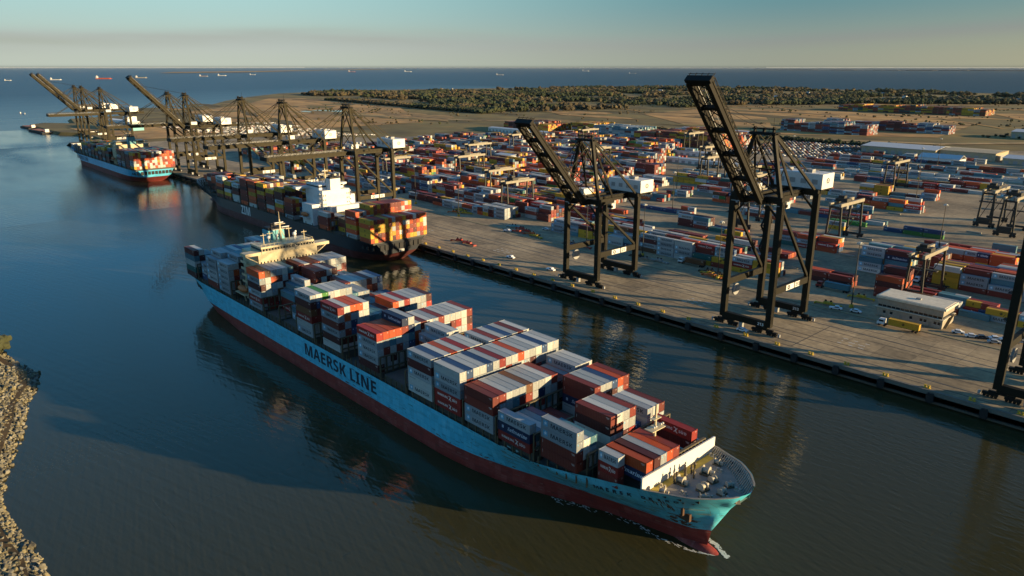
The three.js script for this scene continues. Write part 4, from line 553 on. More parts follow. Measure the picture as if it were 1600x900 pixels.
for (const [x, n] of [[-420, 377], [-478, 410], [-560, 442], [-262, 456], [-118, 366], [-92, 518], [-75, 540], [-640, 520], [-520, 585], [-395, 610], [-450, 690], [-700, 640], [-330, 560], [-198, 455], [-610, 392], [-150, 584], [-118, 600], [-131, 560], [-260, 700], [-300, 520], [-560, 820], [-690, 760]]) { const c = rtgProto.clone(); c.scale.setScalar(n > 420 ? 1.25 : 1.12); c.name = numbered('yard_gantry'); c.position.set(x, QY, -n); scene.add(c); tag(c, 'yard gantry', 'gantry crane', 'yard gantries straddling the stacks'); rtgs.push(c); }
orderLabels(rtgs, o => `dark yard gantry on tyres astride the container stacks, ${o} counted from the water side`);
// ---------- container yard ----------
function block(x0, x1, n0, rows, tmin, tmax, fill = 0.85, mix = MIX_YARD, pitch = 12.6, rp = 2.75) {
  let run = 0, T0 = 0, liv0 = 'W', gap = false; const rowT = [];
  for (let x = x0; x + 12.2 <= x1; x += pitch) {
    if (run-- <= 0) { run = Math.floor(R(0, 3)); T0 = Math.round(R(tmin, tmax)); liv0 = weighted(mix); gap = rnd() > fill; for (let r = 0; r < rows; r++) rowT[r] = rnd() < 0.66 ? T0 : Math.max(0, T0 - 1 - Math.floor(rnd() * 2)); }
    if (gap) continue;
    for (let r = 0; r < rows; r++) { const t = Math.max(0, rowT[r] - (rnd() < 0.14 ? 1 : 0)), twin = rnd() < 0.1, n = n0 + r * rp + 1.3; for (let k = 0; k < t; k++) { const l = rnd() < 0.4 ? liv0 : weighted(mix), top = k === t - 1, y = QY + k * TIER; if (twin) { addBox({ ship: 'yard', x, n, y, liv: l, len: 20, top }); addBox({ ship: 'yard', x: x + 6.13, n, y, liv: weighted(mix), len: 20, top }); } else addBox({ ship: 'yard', x, n, y, liv: l, len: 40, top }); } }
  }
}
const warm = { Y: 24, O: 18, R: 18, D: 12, P: 6, W: 10 };
// front rows facing the apron
block(-345, -178, 352, 6, 2.4, 4.4, 1, { ...MIX_YARD, W: 44 }); block(-520, -392, 354, 6, 2, 3, 0.95, { ...MIX_YARD, W: 44 }); block(-392, -360, 372, 6, 3, 4, 1); block(-770, -540, 356, 6, 2, 4, 0.9);
// dense blocks behind, left half of the yard
for (let i = 0; i < 19; i++) { const n = 382 + i * 26.5; block(-930 + i * 6, (i < 4 ? -385 : -470 - (i > 9 ? (i - 9) * 17 : 0)) + R(-25, 25), n, 7, 2.6, 4.6 + (i * 7) % 2, 0.94, i % 3 === 1 ? { ...MIX_YARD, Y: 22, O: 18, R: 22, D: 12, P: 5, W: 22 } : i % 3 === 2 ? { ...MIX_YARD, R: 26, D: 14, Y: 12, O: 12 } : MIX_YARD); }
// sparse middle: low rows and single boxes
for (let i = 0; i < 9; i++) { const n = 398 + i * 34; block(-462, -180 + R(-40, 0), n, 4, 1, 3, 0.66); }
block(-340, -200, 388, 4, 1, 2, 0.8, { R: 3, D: 3, O: 2, W: 1 }); block(-230, -150, 520, 2, 1, 2, 0.7, { G: 4, R: 2, B: 2, W: 2 });
for (let i = 0; i < 8; i++) block(-470 + i * 12, -130 - i * 4, 735 + i * 34, 3, 1, 2.2, 0.7);
// right-hand blocks by the amenity building
block(-172, -146, 364, 4, 2, 3, 1, { R: 6, H: 2, O: 2, Y: 2, D: 2 }); block(-134, -120, 362, 5, 4, 5, 1, { D: 6, R: 4, O: 2 }); block(-121, -82, 360, 6, 1, 3, 1); block(-146, -134, 392, 4, 2, 3, 1); block(-160, -20, 404, 6, 2, 5, 1, { ...MIX_YARD, W: 40 }); block(-165, 0, 432, 6, 2, 4, 1); block(-150, 20, 460, 6, 2, 4, 0.95); block(-120, 40, 492, 5, 1, 3, 0.9); block(-90, 40, 528, 5, 1, 3, 0.8); block(-86, -20, 362, 5, 1, 3, 0.9, { Y: 4, G: 2, R: 3, W: 4, N: 2 }); block(-170, -40, 560, 3, 0, 2, 0.6);
// tall blocks of stacked empties inland
block(-1010, -890, 905, 22, 5, 7, 1, warm, 12.6, 2.6); block(-884, -805, 950, 22, 5, 7, 1, { ...warm, Y: 60 }, 12.6, 2.6); block(-795, -705, 905, 18, 6, 7, 1, { W: 10, T: 10, w: 6, R: 3 }, 12.6, 2.6); block(-698, -545, 885, 20, 5, 7, 1, { D: 10, P: 10, R: 12, K: 5, Y: 10, O: 6 }, 12.6, 2.6); block(-690, -560, 960, 16, 5, 7, 1, warm, 12.6, 2.6);
block(-660, -500, 1250, 16, 5, 7, 1, { W: 10, T: 6, R: 5, B: 4, D: 5 }, 12.6, 2.6); block(-640, -420, 1370, 12, 4, 6, 1, { W: 8, R: 6, B: 4, D: 4 }, 12.6, 2.6);
block(-880, -540, 1960, 26, 5, 7, 1, { ...warm, K: 14, P: 14 }, 12.6, 2.6);
for (let i = 0; i < 9; i++) block(-345 + i * 5, -120, 760 + i * 13, 1, 1, 1, 0.8, { X: 6, w: 6, W: 4, T: 1 });
// wheeled trailers and low rows at the back of the yard
for (let i = 0; i < 5; i++) block(-420 + i * 10, -190, 800 + i * 30, 1, 1, 1, 0.9, { X: 6, w: 6, W: 4 });
for (let i = 0; i < 4; i++) block(-980 + i * 30, -520, 700 + i * 34, 4, 1, 3, 0.85);

// ---------- the boxes themselves: the 300 that show largest are objects, the rest one mass ----------
{
  const eye = camera.position, cand = [];
  for (const b of boxes) {
    if (b.ship !== 'near') continue; const L = b.len === 40 ? CL : 6.06;
    const c = new THREE.Vector3(b.x + L / 2, b.y + 1.3, -b.n), d = eye.clone().sub(c), D = d.length(); d.divideScalar(D);
    let a = 0; if (b.top || !occ.has(`near/${b.bay}/${b.row}/${b.tier + 1}`)) a += L * CW * Math.max(0, d.y);
    if (b.row < 1 || (b.bay < 16 && !occ.has(`near/${b.bay}/${b.row - 1}/${b.tier}`) && b.tier > 1)) a += L * CH * Math.max(0, d.z) * (b.row < 1 ? 1 : 0.7);
    if (!occ.has(`near/${b.bay + 1}/${b.row}/${b.tier}`) && b.tier > 1) a += CW * CH * Math.max(0, d.x) * 0.7;
    if (b.bay === 16) a += L * CH * 0.4;
    cand.push([a / (D * D), b]);
  }
  cand.sort((p, q) => q[0] - p[0]); const own = new Set(cand.slice(0, 300).map(c => c[1]));
  const bayOrd = b => ORD[17 - b.bay], TIERW = ['one', 'two', 'three', 'four', 'five', 'six'];
  for (const b of own) {
    const m = new THREE.Mesh(b.len === 40 ? G40 : G20, livMats[b.liv][b.v]); m.name = numbered('shipping_container'); m.position.set(b.x, b.y, -b.n); m.castShadow = m.receiveShadow = true; scene.add(m);
    tag(m, `${LIV[b.liv][2]} container, ${bayOrd(b)} bay behind bow, ${ORD[Math.round(b.row) + 1]} row from starboard, tier ${TIERW[b.tier]} up`, 'container', 'containers aboard the ship under way');
    const dm = new THREE.Mesh(b.len === 40 ? GD40 : GD20, livMats[b.liv][b.v]); dm.name = 'door'; dm.castShadow = dm.receiveShadow = true; m.add(dm);
  }
  const mass = new THREE.Group(); mass.name = 'container_stacks'; scene.add(mass); tag(mass, 'countless mixed shipping containers stacked across the yard and on the moored ships', 'containers', null, 'stuff');
  const by = {}; for (const b of boxes) if (!own.has(b)) (by[`${b.liv}${b.v}${b.len}`] ??= []).push(b);
  const mt = new THREE.Matrix4();
  for (const k in by) { const l = by[k], im = new THREE.InstancedMesh(l[0].len === 40 ? G40s : G20s, livMats[l[0].liv][l[0].v], l.length); im.name = 'container'; im.userData = { kind: 'stuff' }; l.forEach((b, i) => im.setMatrixAt(i, mt.makeTranslation(b.x, b.y, -b.n))); im.castShadow = im.receiveShadow = true; mass.add(im); }
  console.log('boxes', boxes.length, 'near', cand.length);
}
// ---------- buildings ----------
{
  const o = thing('amenity_building', 'two-storey cream flat-roofed building beside yellow trailer on the apron', 'building', -121.5, QY, 334.2);
  part(o, 'wall', [bx(0, 27.4, 0, 4.2, 0, 14), bx(0.2, 27.2, 5.3, 8.2, 0.2, 13.8)], M.concreteLight, 6); const cr = std(lin(0.8, 0.74, 0.6), 0.8, { map: T.grime });
  const rf = part(o, 'roof', [bx(-0.5, 28.2, 8.2, 9.2, -0.7, 14.7), bx(0.3, 27.4, 9.2, 9.35, 0, 14)], cr, 9); part(rf, 'roof_unit', [bx(14, 16, 9.35, 10, 5, 6.5)], M.galv);
  part(o, 'window_band', [bx(0.3, 27.1, 4.25, 5.25, 0.5, 13.5)], M.glass); for (let i = 0; i <= 14; i++) part(o, 'mullion', [bx(0.25 + i * 1.9, 0.45 + i * 1.9, 4.2, 5.3, 0.25, 0.5)], M.concreteLight); part(o, 'canopy', [bx(-0.4, 27.8, 4.0, 4.22, -0.6, 14.5)], cr);
  for (const a of [3, 6, 14.2, 18.4, 20, 24, 25.6]) { const w = part(o, 'window', [bx(a, a + 1.1, 1.5, 2.8, -0.04, 0.02)], M.glass); part(w, 'sill', [bx(a - 0.1, a + 1.2, 1.38, 1.5, -0.1, 0)], M.white); }
  for (const a of [10, 22]) part(o, 'door', [bx(a, a + 1.1, 0, 2.2, -0.05, 0.02)], M.deckGrey);
  part(o, 'outside_stair', [beam(V(28, 0.2, 2), V(28, 4.2, 9), 1.2, 0.3), bx(27.4, 28.7, 4.1, 4.3, 9, 12)], M.lash);
}
function shed(label, x, n, w, d, h, wallM, roofM, pitch = 2.5) {
  const o = thing('warehouse', label, 'building', x, QY - 0.3, n, 0, 'sheds behind the yard'); part(o, 'wall', [bx(0, w, 0, h, 0, d)], wallM, 12);
  const g = new THREE.ExtrudeGeometry(new THREE.Shape([[-0.6, h], [d / 2, h + pitch], [d + 0.6, h], [d + 0.6, h + 0.3], [d / 2, h + pitch + 0.4], [-0.6, h + 0.3]].map(p => new THREE.Vector2(...p))), { depth: w + 1, bevelEnabled: false }).rotateY(Math.PI / 2).translate(-0.5, 0, 0); part(o, 'roof', [g], roofM, 14);
  for (let i = 2; i < w - 6; i += 9) part(o, 'loading_door', [bx(i, i + 4.5, 0, h * 0.6, -0.06, 0.02)], M.galv); part(o, 'gable_door', [bx(w - 0.02, w + 0.06, 0, h * 0.7, d * 0.3, d * 0.7)], M.galv); return o;
}
const mRoofW = std(lin(0.55, 0.56, 0.56), 0.5, { map: T.paint }), mWallT = std(lin(0.5, 0.42, 0.28), 0.8, { map: T.grime });
shed('long white-roofed warehouse at the back of the yard beside the truck park', -412, 1000, 90, 62, 9, mWallT, mRoofW);
shed('beige hall adjoining the long white-roofed warehouse', -320, 1010, 60, 50, 9.5, mWallT, mWallT, 1.2);
shed('small arched-roof shed in front of the beige hall', -322, 945, 44, 22, 6, M.white, mRoofW, 4);
shed('low white shed at the end of the row by the field', -250, 1000, 56, 36, 6.5, mWallT, mRoofW);
shed('low tan warehouse standing alone beside the inland road', -340, 1380, 70, 52, 10, mWallT, mRoofW);
shed('long thin white roof behind the tall yellow stacks', -760, 1090, 170, 26, 7, M.concreteLight, mRoofW, 1);
shed('white shed among the yard lanes behind the yellow stacks', -770, 820, 74, 16, 5, M.white, mRoofW, 0.8);
shed('second white shed among the yard lanes behind the stacks', -700, 775, 90, 14, 5, M.white, mRoofW, 0.8);
shed('broad pale shed beside the dark maroon stacks', -620, 800, 110, 14, 5, M.white, mRoofW, 0.8);
shed('long white shed beside the yellow stacks at the back of the yard', -1000, 860, 150, 18, 6, M.white, mRoofW, 1);
shed('long thin white canopy over the rail lane behind the mid yard', -560, 790 - 60, 130, 12, 5, M.white, mRoofW, 0.8);
shed('pale blue-grey hall in the stacks behind lowered cranes', -640, 560, 26, 18, 12, M.houseBlue, mRoofW, 1);
// small far houses between the trees
{ const hs = []; for (let i = 0; i < 34; i++) { const u = R(0, 1), x = -2900 + 2700 * u + R(-150, 150), n = 2250 + 900 * u + R(-380, 420); const o = thing('house', 'small pale house among the coastal trees', 'house', x, 4.5, n, R(-0.4, 0.4), 'houses among the coastal trees'); const w = R(10, 22), d = R(8, 12), h = R(5, 11); part(o, 'wall', [bx(0, w, 0, h, 0, d)], M.white); part(o, 'roof', [new THREE.ExtrudeGeometry(new THREE.Shape([[-0.5, h], [d / 2, h + 3], [d + 0.5, h]].map(p => new THREE.Vector2(...p))), { depth: w, bevelEnabled: false }).rotateY(Math.PI / 2)], pick([mRoofW, M.galv, M.deckGrey])); hs.push(o); } }
// ---------- vehicles ----------
function carProto(mat, pickup) {
  const o = new THREE.Group(); const sh = new THREE.Shape((pickup ? [[0, 0.45], [0, 1.0], [2.1, 1.05], [2.5, 1.75], [3.9, 1.75], [4.5, 1.1], [5.4, 0.98], [5.5, 0.45]] : [[0, 0.4], [0.05, 0.95], [0.8, 1.05], [1.5, 1.55], [3.0, 1.55], [3.8, 1.0], [4.6, 0.9], [4.7, 0.4]]).map(p => new THREE.Vector2(...p)));
  part(o, 'body', [new THREE.ExtrudeGeometry(sh, { depth: 1.8, bevelEnabled: true, bevelSize: 0.06, bevelThickness: 0.06, bevelSegments: 1 }).translate(0, 0, -0.9)], mat, 4);
  const wn = pickup ? [2.35, 4.1, 1.15, 1.62] : [1.0, 3.3, 1.08, 1.46]; part(o, 'window', [bx(wn[0], wn[1], wn[2], wn[3], -0.98, 0.98)], M.glass);
  for (const x of pickup ? [1.05, 4.4] : [0.9, 3.75]) for (const z of [-0.85, 0.85]) part(o, 'wheel', [new THREE.CylinderGeometry(0.38, 0.38, 0.24, 12).rotateX(Math.PI / 2).translate(x, 0.38, z)], M.rubber);
  for (const z of [-0.6, 0.6]) part(o, 'headlight', [bx(pickup ? 5.5 : 4.7, pickup ? 5.58 : 4.78, 0.7, 0.85, z - 0.18, z + 0.18)], M.lampHead);
  return o;
}
const protos = { pw: carProto(M.carWhite, true), cw: carProto(M.carWhite, false), cd: carProto(M.carDark, false), cs: carProto(M.carSilver, false), cr: carProto(M.carRed, false), pd: carProto(M.carSilver, true) };
const addCar = (k, x, n, turn, label) => { const c = protos[k].clone(); c.name = numbered(k[0] === 'p' ? 'pickup_truck' : 'parked_car'); c.position.set(x, QY + 0.02, -n); c.rotation.y = turn; scene.add(c); return tag(c, label, k[0] === 'p' ? 'pickup' : 'car'); };
addCar('pw', -311, 281, 0.1, 'white pickup on the apron left of the shorter raised-boom crane'); addCar('pw', -276, 279, 0.05, 'white pickup on the apron close to the shorter crane'); addCar('cw', -152.5, 269.6, 0.02, 'white car parked under the waterside legs of the numbered crane');
addCar('pw', -139.5, 327, 0.3, 'white pickup with a worker beside the crossing lane kerb'); addCar('cw', -131, 330, 0.1, 'white car beside the floodlight mast near the cream building'); addCar('cw', -90, 333.5, 0.3, 'white car parked at the end of the cream building'); 
[['cw', -84.5, 332, 0.5], ['cd', -81, 333.4, 0.5], ['cw', -77, 336, 0.5], ['cw', -73.6, 337.6, 0.5], ['cs', -76, 331, 0.5], ['cs', -69, 339, 0.5]].forEach(([k, x, n, t], i) => addCar(k, x, n, t, `${{ cw: 'white', cd: 'dark', cs: 'silver' }[k]} car in the small lot past the cream building, ${ORD[i + 1]} along`));
addCar('pd', -198, 345, 0.1, 'silver pickup parked in front of the yard rows'); addCar('cw', -352, 351, 0.4, 'white car at the foot of the front yard row'); addCar('pw', -366, 328, 0.3, 'white pickup by the parked yard gear near the kerb');
function truck(label, x, n, turn, boxM, cabM) {
  const o = thing('yard_truck', label, 'truck', x, QY + 0.02, n, turn); part(o, 'cab', [bx(-3.6, -1.3, 0.9, 3.2, -1.15, 1.15), bx(-4.4, -3.6, 0.7, 1.7, -1, 1)], cabM); part(o, 'cab_window', [bx(-3.64, -1.6, 2, 2.8, -1.18, 1.18)], M.glass); part(o, 'chassis', [bx(-2, 13, 0.9, 1.25, -0.5, 0.5)], M.black);
  for (const wx of [-3.4, -1.2, 10, 11.4]) for (const z of [-0.95, 0.95]) part(o, 'wheel', [new THREE.CylinderGeometry(0.5, 0.5, 0.4, 12).rotateX(Math.PI / 2).translate(wx, 0.5, z)], M.rubber);
  if (boxM) { const m = new THREE.Mesh(G40, boxM); m.name = 'trailer_box'; m.position.set(0.2, 1.26, 0); o.add(m); } return o;
}
truck('yellow container on a truck in front of the cream building', -111, 321.2, 0.04, livMats.Y[1], M.carWhite);
truck('truck with teal container crossing behind the red stacks', -156, 374 - 17, 0.02, livMats.T[1], M.carRed); truck('empty chassis truck on the lane between yard blocks', -126, 402, 0, null, M.carWhite);
truck('truck carrying a brown container past the stacks under the cranes', -232, 346, 0.05, livMats.P[1], M.carWhite); truck('truck with a grey container on the far apron lane', -505, 338, 0.03, livMats.W[2], M.carWhite); truck('truck with an orange container near the left apron mast', -560, 339, 0.02, livMats.O[1], M.carDark);
// spare spreaders, chassis and gear parked along the kerb
function spreader(label, x, n, turn, mat) { const o = thing('spare_spreader', label, 'spreader', x, QY + 0.15, n, turn, 'lifting gear parked by the apron'); part(o, 'frame', [bx(-6, 6, 0.3, 0.9, -0.35, 0.35), bx(-6.1, -5.6, 0, 0.7, -1.2, 1.2), bx(5.6, 6.1, 0, 0.7, -1.2, 1.2)], mat); part(o, 'headblock', [bx(-2, 2, 0.9, 1.7, -0.8, 0.8)], mat); for (const s of [-1, 1]) part(o, 'sheave', [new THREE.CylinderGeometry(0.5, 0.5, 0.3, 12).rotateX(Math.PI / 2).translate(s * 1.2, 2.1, 0)], M.black); return o; }
const gear = []; for (const [x, n, m] of [[-432, 347, M.yellow], [-437, 351, M.yellow], [-444, 353, M.yellow], [-440, 344, M.orange], [-352, 337, M.red], [-361, 340, M.red], [-345, 334, M.orange], [-356, 332, M.red], [-338, 331, M.yellow], [-370, 341, M.turquoise], [-209, 336, M.yellow], [-203, 338, M.lash], [-206, 333, M.orange], [-200, 335, M.yellow], [-212, 340, M.lash], [-304, 330, M.blue], [-298, 333, M.red], [-309, 334, M.deckGrey], [-252, 335, M.deckGrey], [-244, 338, M.galv], [-259, 338, M.rtg], [-362, 286, M.red], [-351, 285, M.red], [-142, 331, M.yellow], [-136, 353, M.yellow]]) gear.push(spreader('spare spreader', x, n, R(-0.15, 0.5), m));
orderLabels(gear, o => `spare spreader frame parked beside the apron, ${o} counted from the ships' end`);
// ---------- floodlight masts, bollards ----------
const mastP = new THREE.Group(); part(mastP, 'pole', [cyl(0.32, 0.14, 0, 31, 0, 0, 8)], M.rtg); part(mastP, 'lamp_ring', [cyl(0.8, 0.8, 30.6, 31, 0, 0, 10), ...[0, 1, 2, 3, 4, 5].map(i => bx(-0.3, 0.3, 30.1, 30.7, -0.2, 0.2).translate(1.0 * Math.cos(i * 1.047), 0, 1.0 * Math.sin(i * 1.047)))], M.lampHead); part(mastP, 'footing', [cyl(1.1, 0.9, 0, 1.4, 0, 0, 10)], M.yellow);
const masts = []; for (const [x, n] of [[-133.4, 336.3], [-298, 336], [-260, 343], [-493, 345], [-428, 338], [-202, 332], [-141.5, 471], [-268, 795], [-291, 916], [-215, 640], [-330, 470], [-390, 560], [-470, 640], [-560, 470], [-650, 420], [-120, 620], [-60, 760], [-170, 980], [-420, 830], [-560, 760]]) { const c = mastP.clone(); c.name = numbered('floodlight_mast'); c.position.set(x, QY, -n); scene.add(c); tag(c, '', 'light mast', 'floodlight masts of the terminal'); masts.push(c); }
orderLabels(masts, o => `tall thin floodlight mast on a yellow footing, ${o} counted from the ships' end`);
const bolP = new THREE.Group(); part(bolP, 'base', [bx(-1.1, 1.1, 0, 0.16, -0.6, 0.6)], M.yellow); for (const s of [-0.6, 0.6]) part(bolP, 'post', [cyl(0.36, 0.3, 0.16, 0.8, s, 0, 10), cyl(0.5, 0.5, 0.8, 1.05, s, 0, 10)], M.yellow);
const bols = []; for (let i = 0; i < 24; i++) { const c = bolP.clone(); c.name = numbered('mooring_bollard'); c.position.set(-48 - i * 14.05, QY - 0.005, -(QN + 1.9)); scene.add(c); tag(c, '', 'bollard', 'mooring bollards along the quay edge'); bols.push(c); }
orderLabels(bols, o => `yellow mooring bollard on the quay edge, ${o} counted from the dark ship`);
// ---------- bank of rocks near the camera ----------
{
  const edge = [[-420, 32], [-380, 34], [-352.5, 36], [-332, 38], [-314.5, 41.9], [-300, 39], [-285, 33], [-270.4, 29.7], [-258, 26], [-245, 22.2], [-233, 18], [-222, 16], [-214, 15.2], [-207, 16], [-194.7, 16.9], [-186, 18], [-177.7, 17.5], [-160, 10], [-150, -6]];
  struct('river_bank', [polyGeo([...edge.map(([x, n]) => [x, n - 3]), [-150, -60], [-420, -60]], 1.5)], std(lin(0.26, 0.2, 0.11), 0.95, { map: T.field }), 14);
  const rg = new THREE.IcosahedronGeometry(1, 1); { const p = rg.attributes.position; for (let i = 0; i < p.count; i++) { const k = 0.78 + 0.4 * hash2(Math.round(p.getX(i) * 9) + 31, Math.round(p.getY(i) * 9 + p.getZ(i) * 23)); p.setXYZ(i, p.getX(i) * k, p.getY(i) * k * 0.75, p.getZ(i) * k); } rg.computeVertexNormals(); }
  const N = 26000, im = new THREE.InstancedMesh(rg, std(lin(1, 1, 1), 0.95), N), m4 = new THREE.Matrix4(), q = new THREE.Quaternion(), e3 = new THREE.Euler();
  for (let i = 0; i < N; i++) { const s = rnd() * (edge.length - 1), k = Math.floor(s), f = s - k, x = edge[k][0] * (1 - f) + edge[k + 1][0] * f, n = edge[k][1] * (1 - f) + edge[k + 1][1] * f; const t = Math.pow(rnd(), 0.8), r = R(0.22, 0.45) + 0.6 * Math.pow(rnd(), 4); m4.compose(new THREE.Vector3(x + R(-2, 2), Math.max(-0.3, 2.1 * Math.min(1, t * 1.9)) + R(-0.2, 0.15), -(n - t * 20 + R(-0.6, 0.8))), q.setFromEuler(e3.set(R(0, 6), R(0, 6), R(0, 6))), new THREE.Vector3(r * R(0.8, 1.4), r, r)); im.setMatrixAt(i, m4); const c = R(0.35, 1.25), gq = R(0, 1); im.setColorAt(i, lin(0.21 * c, (0.175 + 0.025 * gq) * c, (0.085 + 0.08 * gq) * c)); }
  im.name = 'rubble'; im.castShadow = im.receiveShadow = true; scene.add(im); tag(im, 'pale broken rock armouring the near river bank', 'rocks', null, 'stuff');
}
// ---------- vegetation ----------
function clumpGeo(sd) { const gs = []; let s = sd; const rr = () => { s = (s * 16807) % 2147483647; return s / 2147483647; }; for (let k = 0; k < 5; k++) { const g = new THREE.IcosahedronGeometry(1, 1), p = g.attributes.position, r = 0.34 + rr() * 0.24; for (let i = 0; i < p.count; i++) { const f = r * (0.7 + 0.6 * hash2(Math.round(p.getX(i) * 13) + k * 7 + sd, Math.round(p.getY(i) * 17 + p.getZ(i) * 29))); p.setXYZ(i, p.getX(i) * f, p.getY(i) * f, p.getZ(i) * f); } g.computeVertexNormals(); g.translate((rr() - 0.5) * 0.9, 0.45 + rr() * 0.55, (rr() - 0.5) * 0.9); gs.push(g); } gs.push(new THREE.CylinderGeometry(0.05, 0.09, 0.7, 5).translate(0, 0.3, 0).toNonIndexed()); return mergeGeometries(gs.map(flat)); }
{
  const wood = new THREE.Group(); wood.name = 'coastal_woods'; scene.add(wood); tag(wood, 'belt of olive scrub and trees along the far shore', 'trees', null, 'stuff');
  const spots = []; const inPoly = (x, n) => { const edgeN = x < -2760 ? 1250 + (-2760 - x) * 0.9 : 0; return n > edgeN; };
  for (let i = 0; i < 34000; i++) { const u = rnd(), v = rnd(); // band from the near edge of the wood to the shore
    const x = -2900 + 4300 * u, n0 = tab([[-2900, 1350], [-2500, 1500], [-1900, 1420], [-1678, 1180], [-1368, 1270], [-1262, 1640], [-1024, 2250], [-637, 2680], [1400, 3000]], x), n1 = tab([[-2900, 1600], [-2700, 3300], [-1900, 3700], [1400, 3750]], x); const n = n0 + (n1 - n0) * Math.pow(v, 0.9); if (fbm(x / 190 + 40, n / 190 + 40, 4096, 4) < 0.44 + 0.1 * v) continue; spots.push([x, n, Math.min(16, 3.2 + 5.5 * Math.pow(rnd(), 1.5) + 5 * fbm(x / 60 + 11, n / 60 + 7, 4096, 2))]); }
  for (let i = 0; i < 900; i++) { const t = rnd(); spots.push([-2300 + t * 900 + R(-30, 30), 1290 - t * 90 + R(-25, 25), R(4, 8)]); }
  for (let i = 0; i < 500; i++) spots.push([R(-1010, -300), 1085 + R(-8, 10), R(2, 5)]);
  for (let i = 0; i < 9000; i++) { const x = R(-2600, 1200), n = R(560, 3000); if (n < 1120 && x > -1180) continue; if (x > -700 && x < -380 && n < 1480) continue; if (x > -900 && x < -520 && n > 1940 && n < 2050) continue; if (n < 640 - (x + 1500) * 0.9) continue; if (fbm(x / 130 + 71, n / 60 + 33, 4096, 4) < 0.56) continue; spots.push([x, n, R(1, 3.6)]); }
  for (let v = 0; v < 3; v++) { const l = spots.filter((_, i) => i % 3 === v), im = new THREE.InstancedMesh(clumpGeo(17 + v * 101), std(lin(1, 1, 1), 0.95), l.length), m4 = new THREE.Matrix4(), q = new THREE.Quaternion(); l.forEach(([x, n, h], i) => { const w = h * R(0.8, 1.5); m4.compose(new THREE.Vector3(x, 4.3, -n), q.setFromAxisAngle(new THREE.Vector3(0, 1, 0), R(0, 6.3)), new THREE.Vector3(w, h, w)); im.setMatrixAt(i, m4); const k = fbm(x / 120 + 90, n / 120 + 60, 4096, 3), c = R(0.5, 1.3); im.setColorAt(i, k > 0.55 ? lin(0.085 * c, 0.066 * c, 0.032 * c) : k > 0.42 ? lin(0.042 * c, 0.05 * c, 0.018 * c) : lin(0.024 * c, 0.036 * c, 0.014 * c)); }); im.name = 'tree_clump'; im.userData = { kind: 'stuff' }; im.castShadow = im.receiveShadow = true; wood.add(im); }
  // bush on the near bank
  const bush = thing('shrub', 'dark leafless-looking shrub on the rocky bank at the edge of the frame', 'shrub', -345, 1.6, 30); const gs = []; for (let i = 0; i < 9; i++) gs.push(clumpGeo(300 + i * 13).scale(5, 4.6, 5).translate(R(-6, 6), R(-0.4, 0.6), R(-7, 7))); part(bush, 'foliage', gs, std(lin(0.05, 0.055, 0.022), 0.95), 3); part(bush, 'stem', [cyl(0.2, 0.1, 0, 3, 0, 0, 6)], M.lash);
}
// parked cars and machines too many and small to count, behind the yard and at the far dock
{
  const g = mergeGeometries([bx(0, 4.6, 0.3, 1.1, -0.9, 0.9), bx(1, 3.4, 1.1, 1.6, -0.85, 0.85)].map(flat)); const spots = [];
  for (let r = 0; r < 26; r++) for (let i = 0; i < 44; i++) if (rnd() < 0.85) spots.push([-560 + i * 5.4 + R(-0.5, 0.5) + r * 0.6, 880 + r * 7.5]);
  for (let r = 0; r < 26; r++) for (let i = 0; i < 60; i++) if (rnd() < 0.75 && fbm(i / 9 + 3, r / 7 + 5, 512, 2) > 0.4) spots.push([-1560 + i * 6.4 + r * 5, 460 + r * 8 + R(-1, 1)]);
  const im = new THREE.InstancedMesh(g, std(lin(1, 1, 1), 0.35), spots.length), m4 = new THREE.Matrix4(); spots.forEach(([x, n], i) => { m4.makeRotationY(Math.PI / 2 + R(-0.04, 0.04)).setPosition(x, QY + 0.05, -n); im.setMatrixAt(i, m4); im.setColorAt(i, pick([lin(0.55, 0.55, 0.55), lin(0.25, 0.25, 0.27), lin(0.04, 0.04, 0.05), lin(0.05, 0.05, 0.06), lin(0.12, 0.04, 0.03), lin(0.05, 0.08, 0.14)])); }); im.name = 'car_parks'; im.castShadow = true; scene.add(im); tag(im, 'hundreds of tiny parked vehicles packed in the far lots', 'vehicles', null, 'stuff');
}
// row-end kerb blocks marking the lanes of the open yard
{ let k = 0; const l = []; for (let i = 0; i < 9; i++) for (const dx of [0, 1]) { const c = single('lane_barrier', [bx(-4.5, 4.5, 0, 0.9, -0.5, 0.5)], M.concreteLight, '', 'barrier', 'lane barriers of the open yard'); c.position.set(-178 - i * 11 + dx * 52, QY, -(432 + i * 52 + dx * 22)); l.push(c); } orderLabels(l, o => `pale concrete lane barrier on the open yard, ${o} counted from the ships' end`);
  for (const [x0, x1, n] of [[-372, -182, 380], [-330, -178, 384]]) single('lane_rail', [bx(x0, x1, 0.5, 0.9, -0.2, 0.2), ...Array.from({ length: 24 }, (_, i) => bx(x0 + i * (x1 - x0) / 24, x0 + i * (x1 - x0) / 24 + 0.4, 0, 0.5, -0.2, 0.2))], M.rtgTop, n < 382 ? 'long low rail behind the front yard row, nearer of two' : 'long low rail behind the front yard row, farther of two', 'barrier', 'lane rails').position.set(0, QY, -n); }
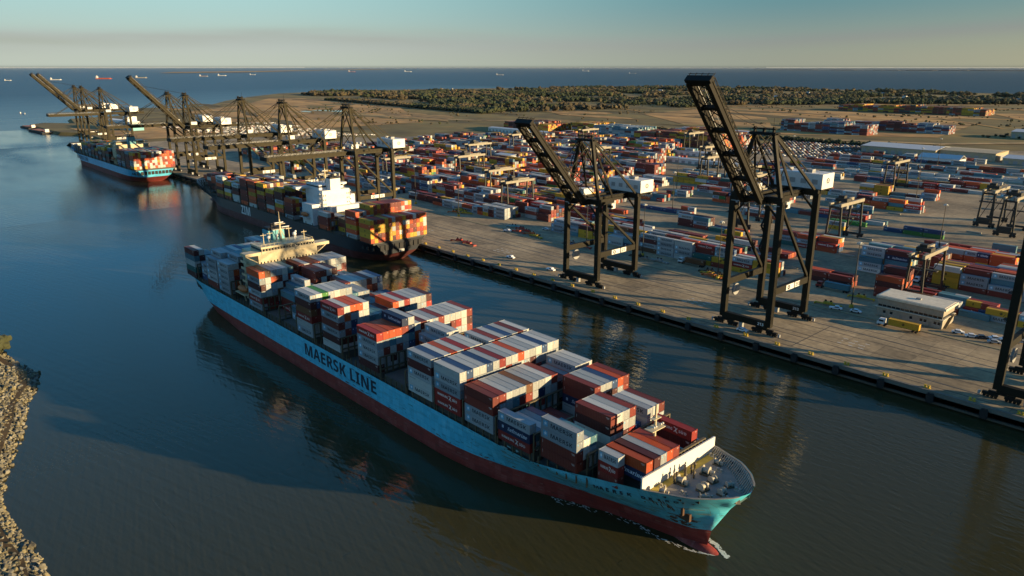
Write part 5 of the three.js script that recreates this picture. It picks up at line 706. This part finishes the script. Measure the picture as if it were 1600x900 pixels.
// ---------- vessels at anchor in the bay ----------
function bayShip(label, x, n, L, turn, hullM, deckM) { const o = thing('anchored_ship', label, 'ship', x, 0, n, turn, 'vessels out in the bay'); const h = L * 0.055; part(o, 'hull', [new THREE.ExtrudeGeometry(new THREE.Shape([[0, -L * 0.06], [L * 0.86, -L * 0.07], [L, 0], [L * 0.86, L * 0.07], [0, L * 0.06]].map(p => new THREE.Vector2(...p))), { depth: h + 1, bevelEnabled: false }).rotateX(-Math.PI / 2).translate(0, -1, 0)], hullM, 30); part(o, 'deck', [bx(L * 0.18, L * 0.9, h, h * 1.35, -L * 0.045, L * 0.045)], deckM); part(o, 'deckhouse', [bx(L * 0.03, L * 0.14, h, h + L * 0.12, -L * 0.055, L * 0.055), bx(L * 0.05, L * 0.1, h + L * 0.12, h + L * 0.17, -L * 0.03, L * 0.03)], M.white); part(o, 'mast', [cyl(0.5, 0.3, h, h + L * 0.12, L * 0.9, 0, 6)], M.white); return o; }
bayShip('red-hulled tanker with white deckhouse out in the bay', -8290, 2060, 150, 0.95, M.red, M.orange); bayShip('pale cargo ship beyond the red tanker in the bay', -8750, 2560, 120, 0.9, M.concreteLight, M.galv); bayShip('white ship with foaming wake behind the raised booms', -7955, 1600, 100, 0.9, M.white, M.galv); bayShip('grey and white ship before the low sand spit', -9740, 3600, 110, 0.85, M.galv, M.orange); bayShip('white ship nearer the sand spit tip', -10290, 4050, 115, 0.85, M.white, M.galv); bayShip('small pale ship against the middle of the sand spit', -11260, 4920, 90, 0.8, M.white, M.galv); bayShip('lone cargo ship in the middle of the bay', -8440, 7420, 110, 0.7, M.galv, M.white); bayShip('ship in the bay above the shorter raised boom', -8442, 10480, 130, 0.5, M.galv, M.white); bayShip('tiny white boat on the sea at the very edge of the frame', -7870, 1235, 60, 0.9, M.white, M.white); bayShip('small white launch off the end of the quay', -2222, 368, 22, 0.4, M.white, M.white);
bayShip('distant pair-masted ship near the horizon, centre of the bay', -16000, 11000, 190, 0.7, M.white, M.galv); bayShip('distant ship near the horizon beside the sand spit end', -16500, 9700, 180, 0.7, M.red, M.white); bayShip('faint ship near the horizon above the wooded shore', -15000, 16500, 200, 0.6, M.white, M.galv);
// far dock: barges by the spit, teal machines
{ for (const [x, n, l, lab] of [[-1560, 285, 90, 'flat dark barge moored off the far dock'], [-1680, 290, 60, 'shorter barge beyond the long flat barge at the far dock']]) { const o = thing('barge', lab, 'barge', x, 0, n, 0.05); part(o, 'hull', [bx(-l / 2, l / 2, -1, 3, -9, 9)], M.black); part(o, 'deck_load', [bx(-l * 0.4, l * 0.3, 3, 4.4, -7, 7)], M.orange); part(o, 'wheelhouse', [bx(l * 0.4, l * 0.47, 3, 8, -3, 3)], M.white); }
  const ro = thing('car_carrier', 'white and teal vessel berthed behind the far raised booms', 'ship', -1500, 0, 400, 0.1); part(ro, 'hull', [bx(-80, 80, -1, 16, -10, 10)], M.turquoise, 20); part(ro, 'upper_works', [bx(-60, 70, 16, 20, -9, 9), bx(40, 60, 20, 28, -8, 8)], M.white); }
renderer.render(scene, camera);
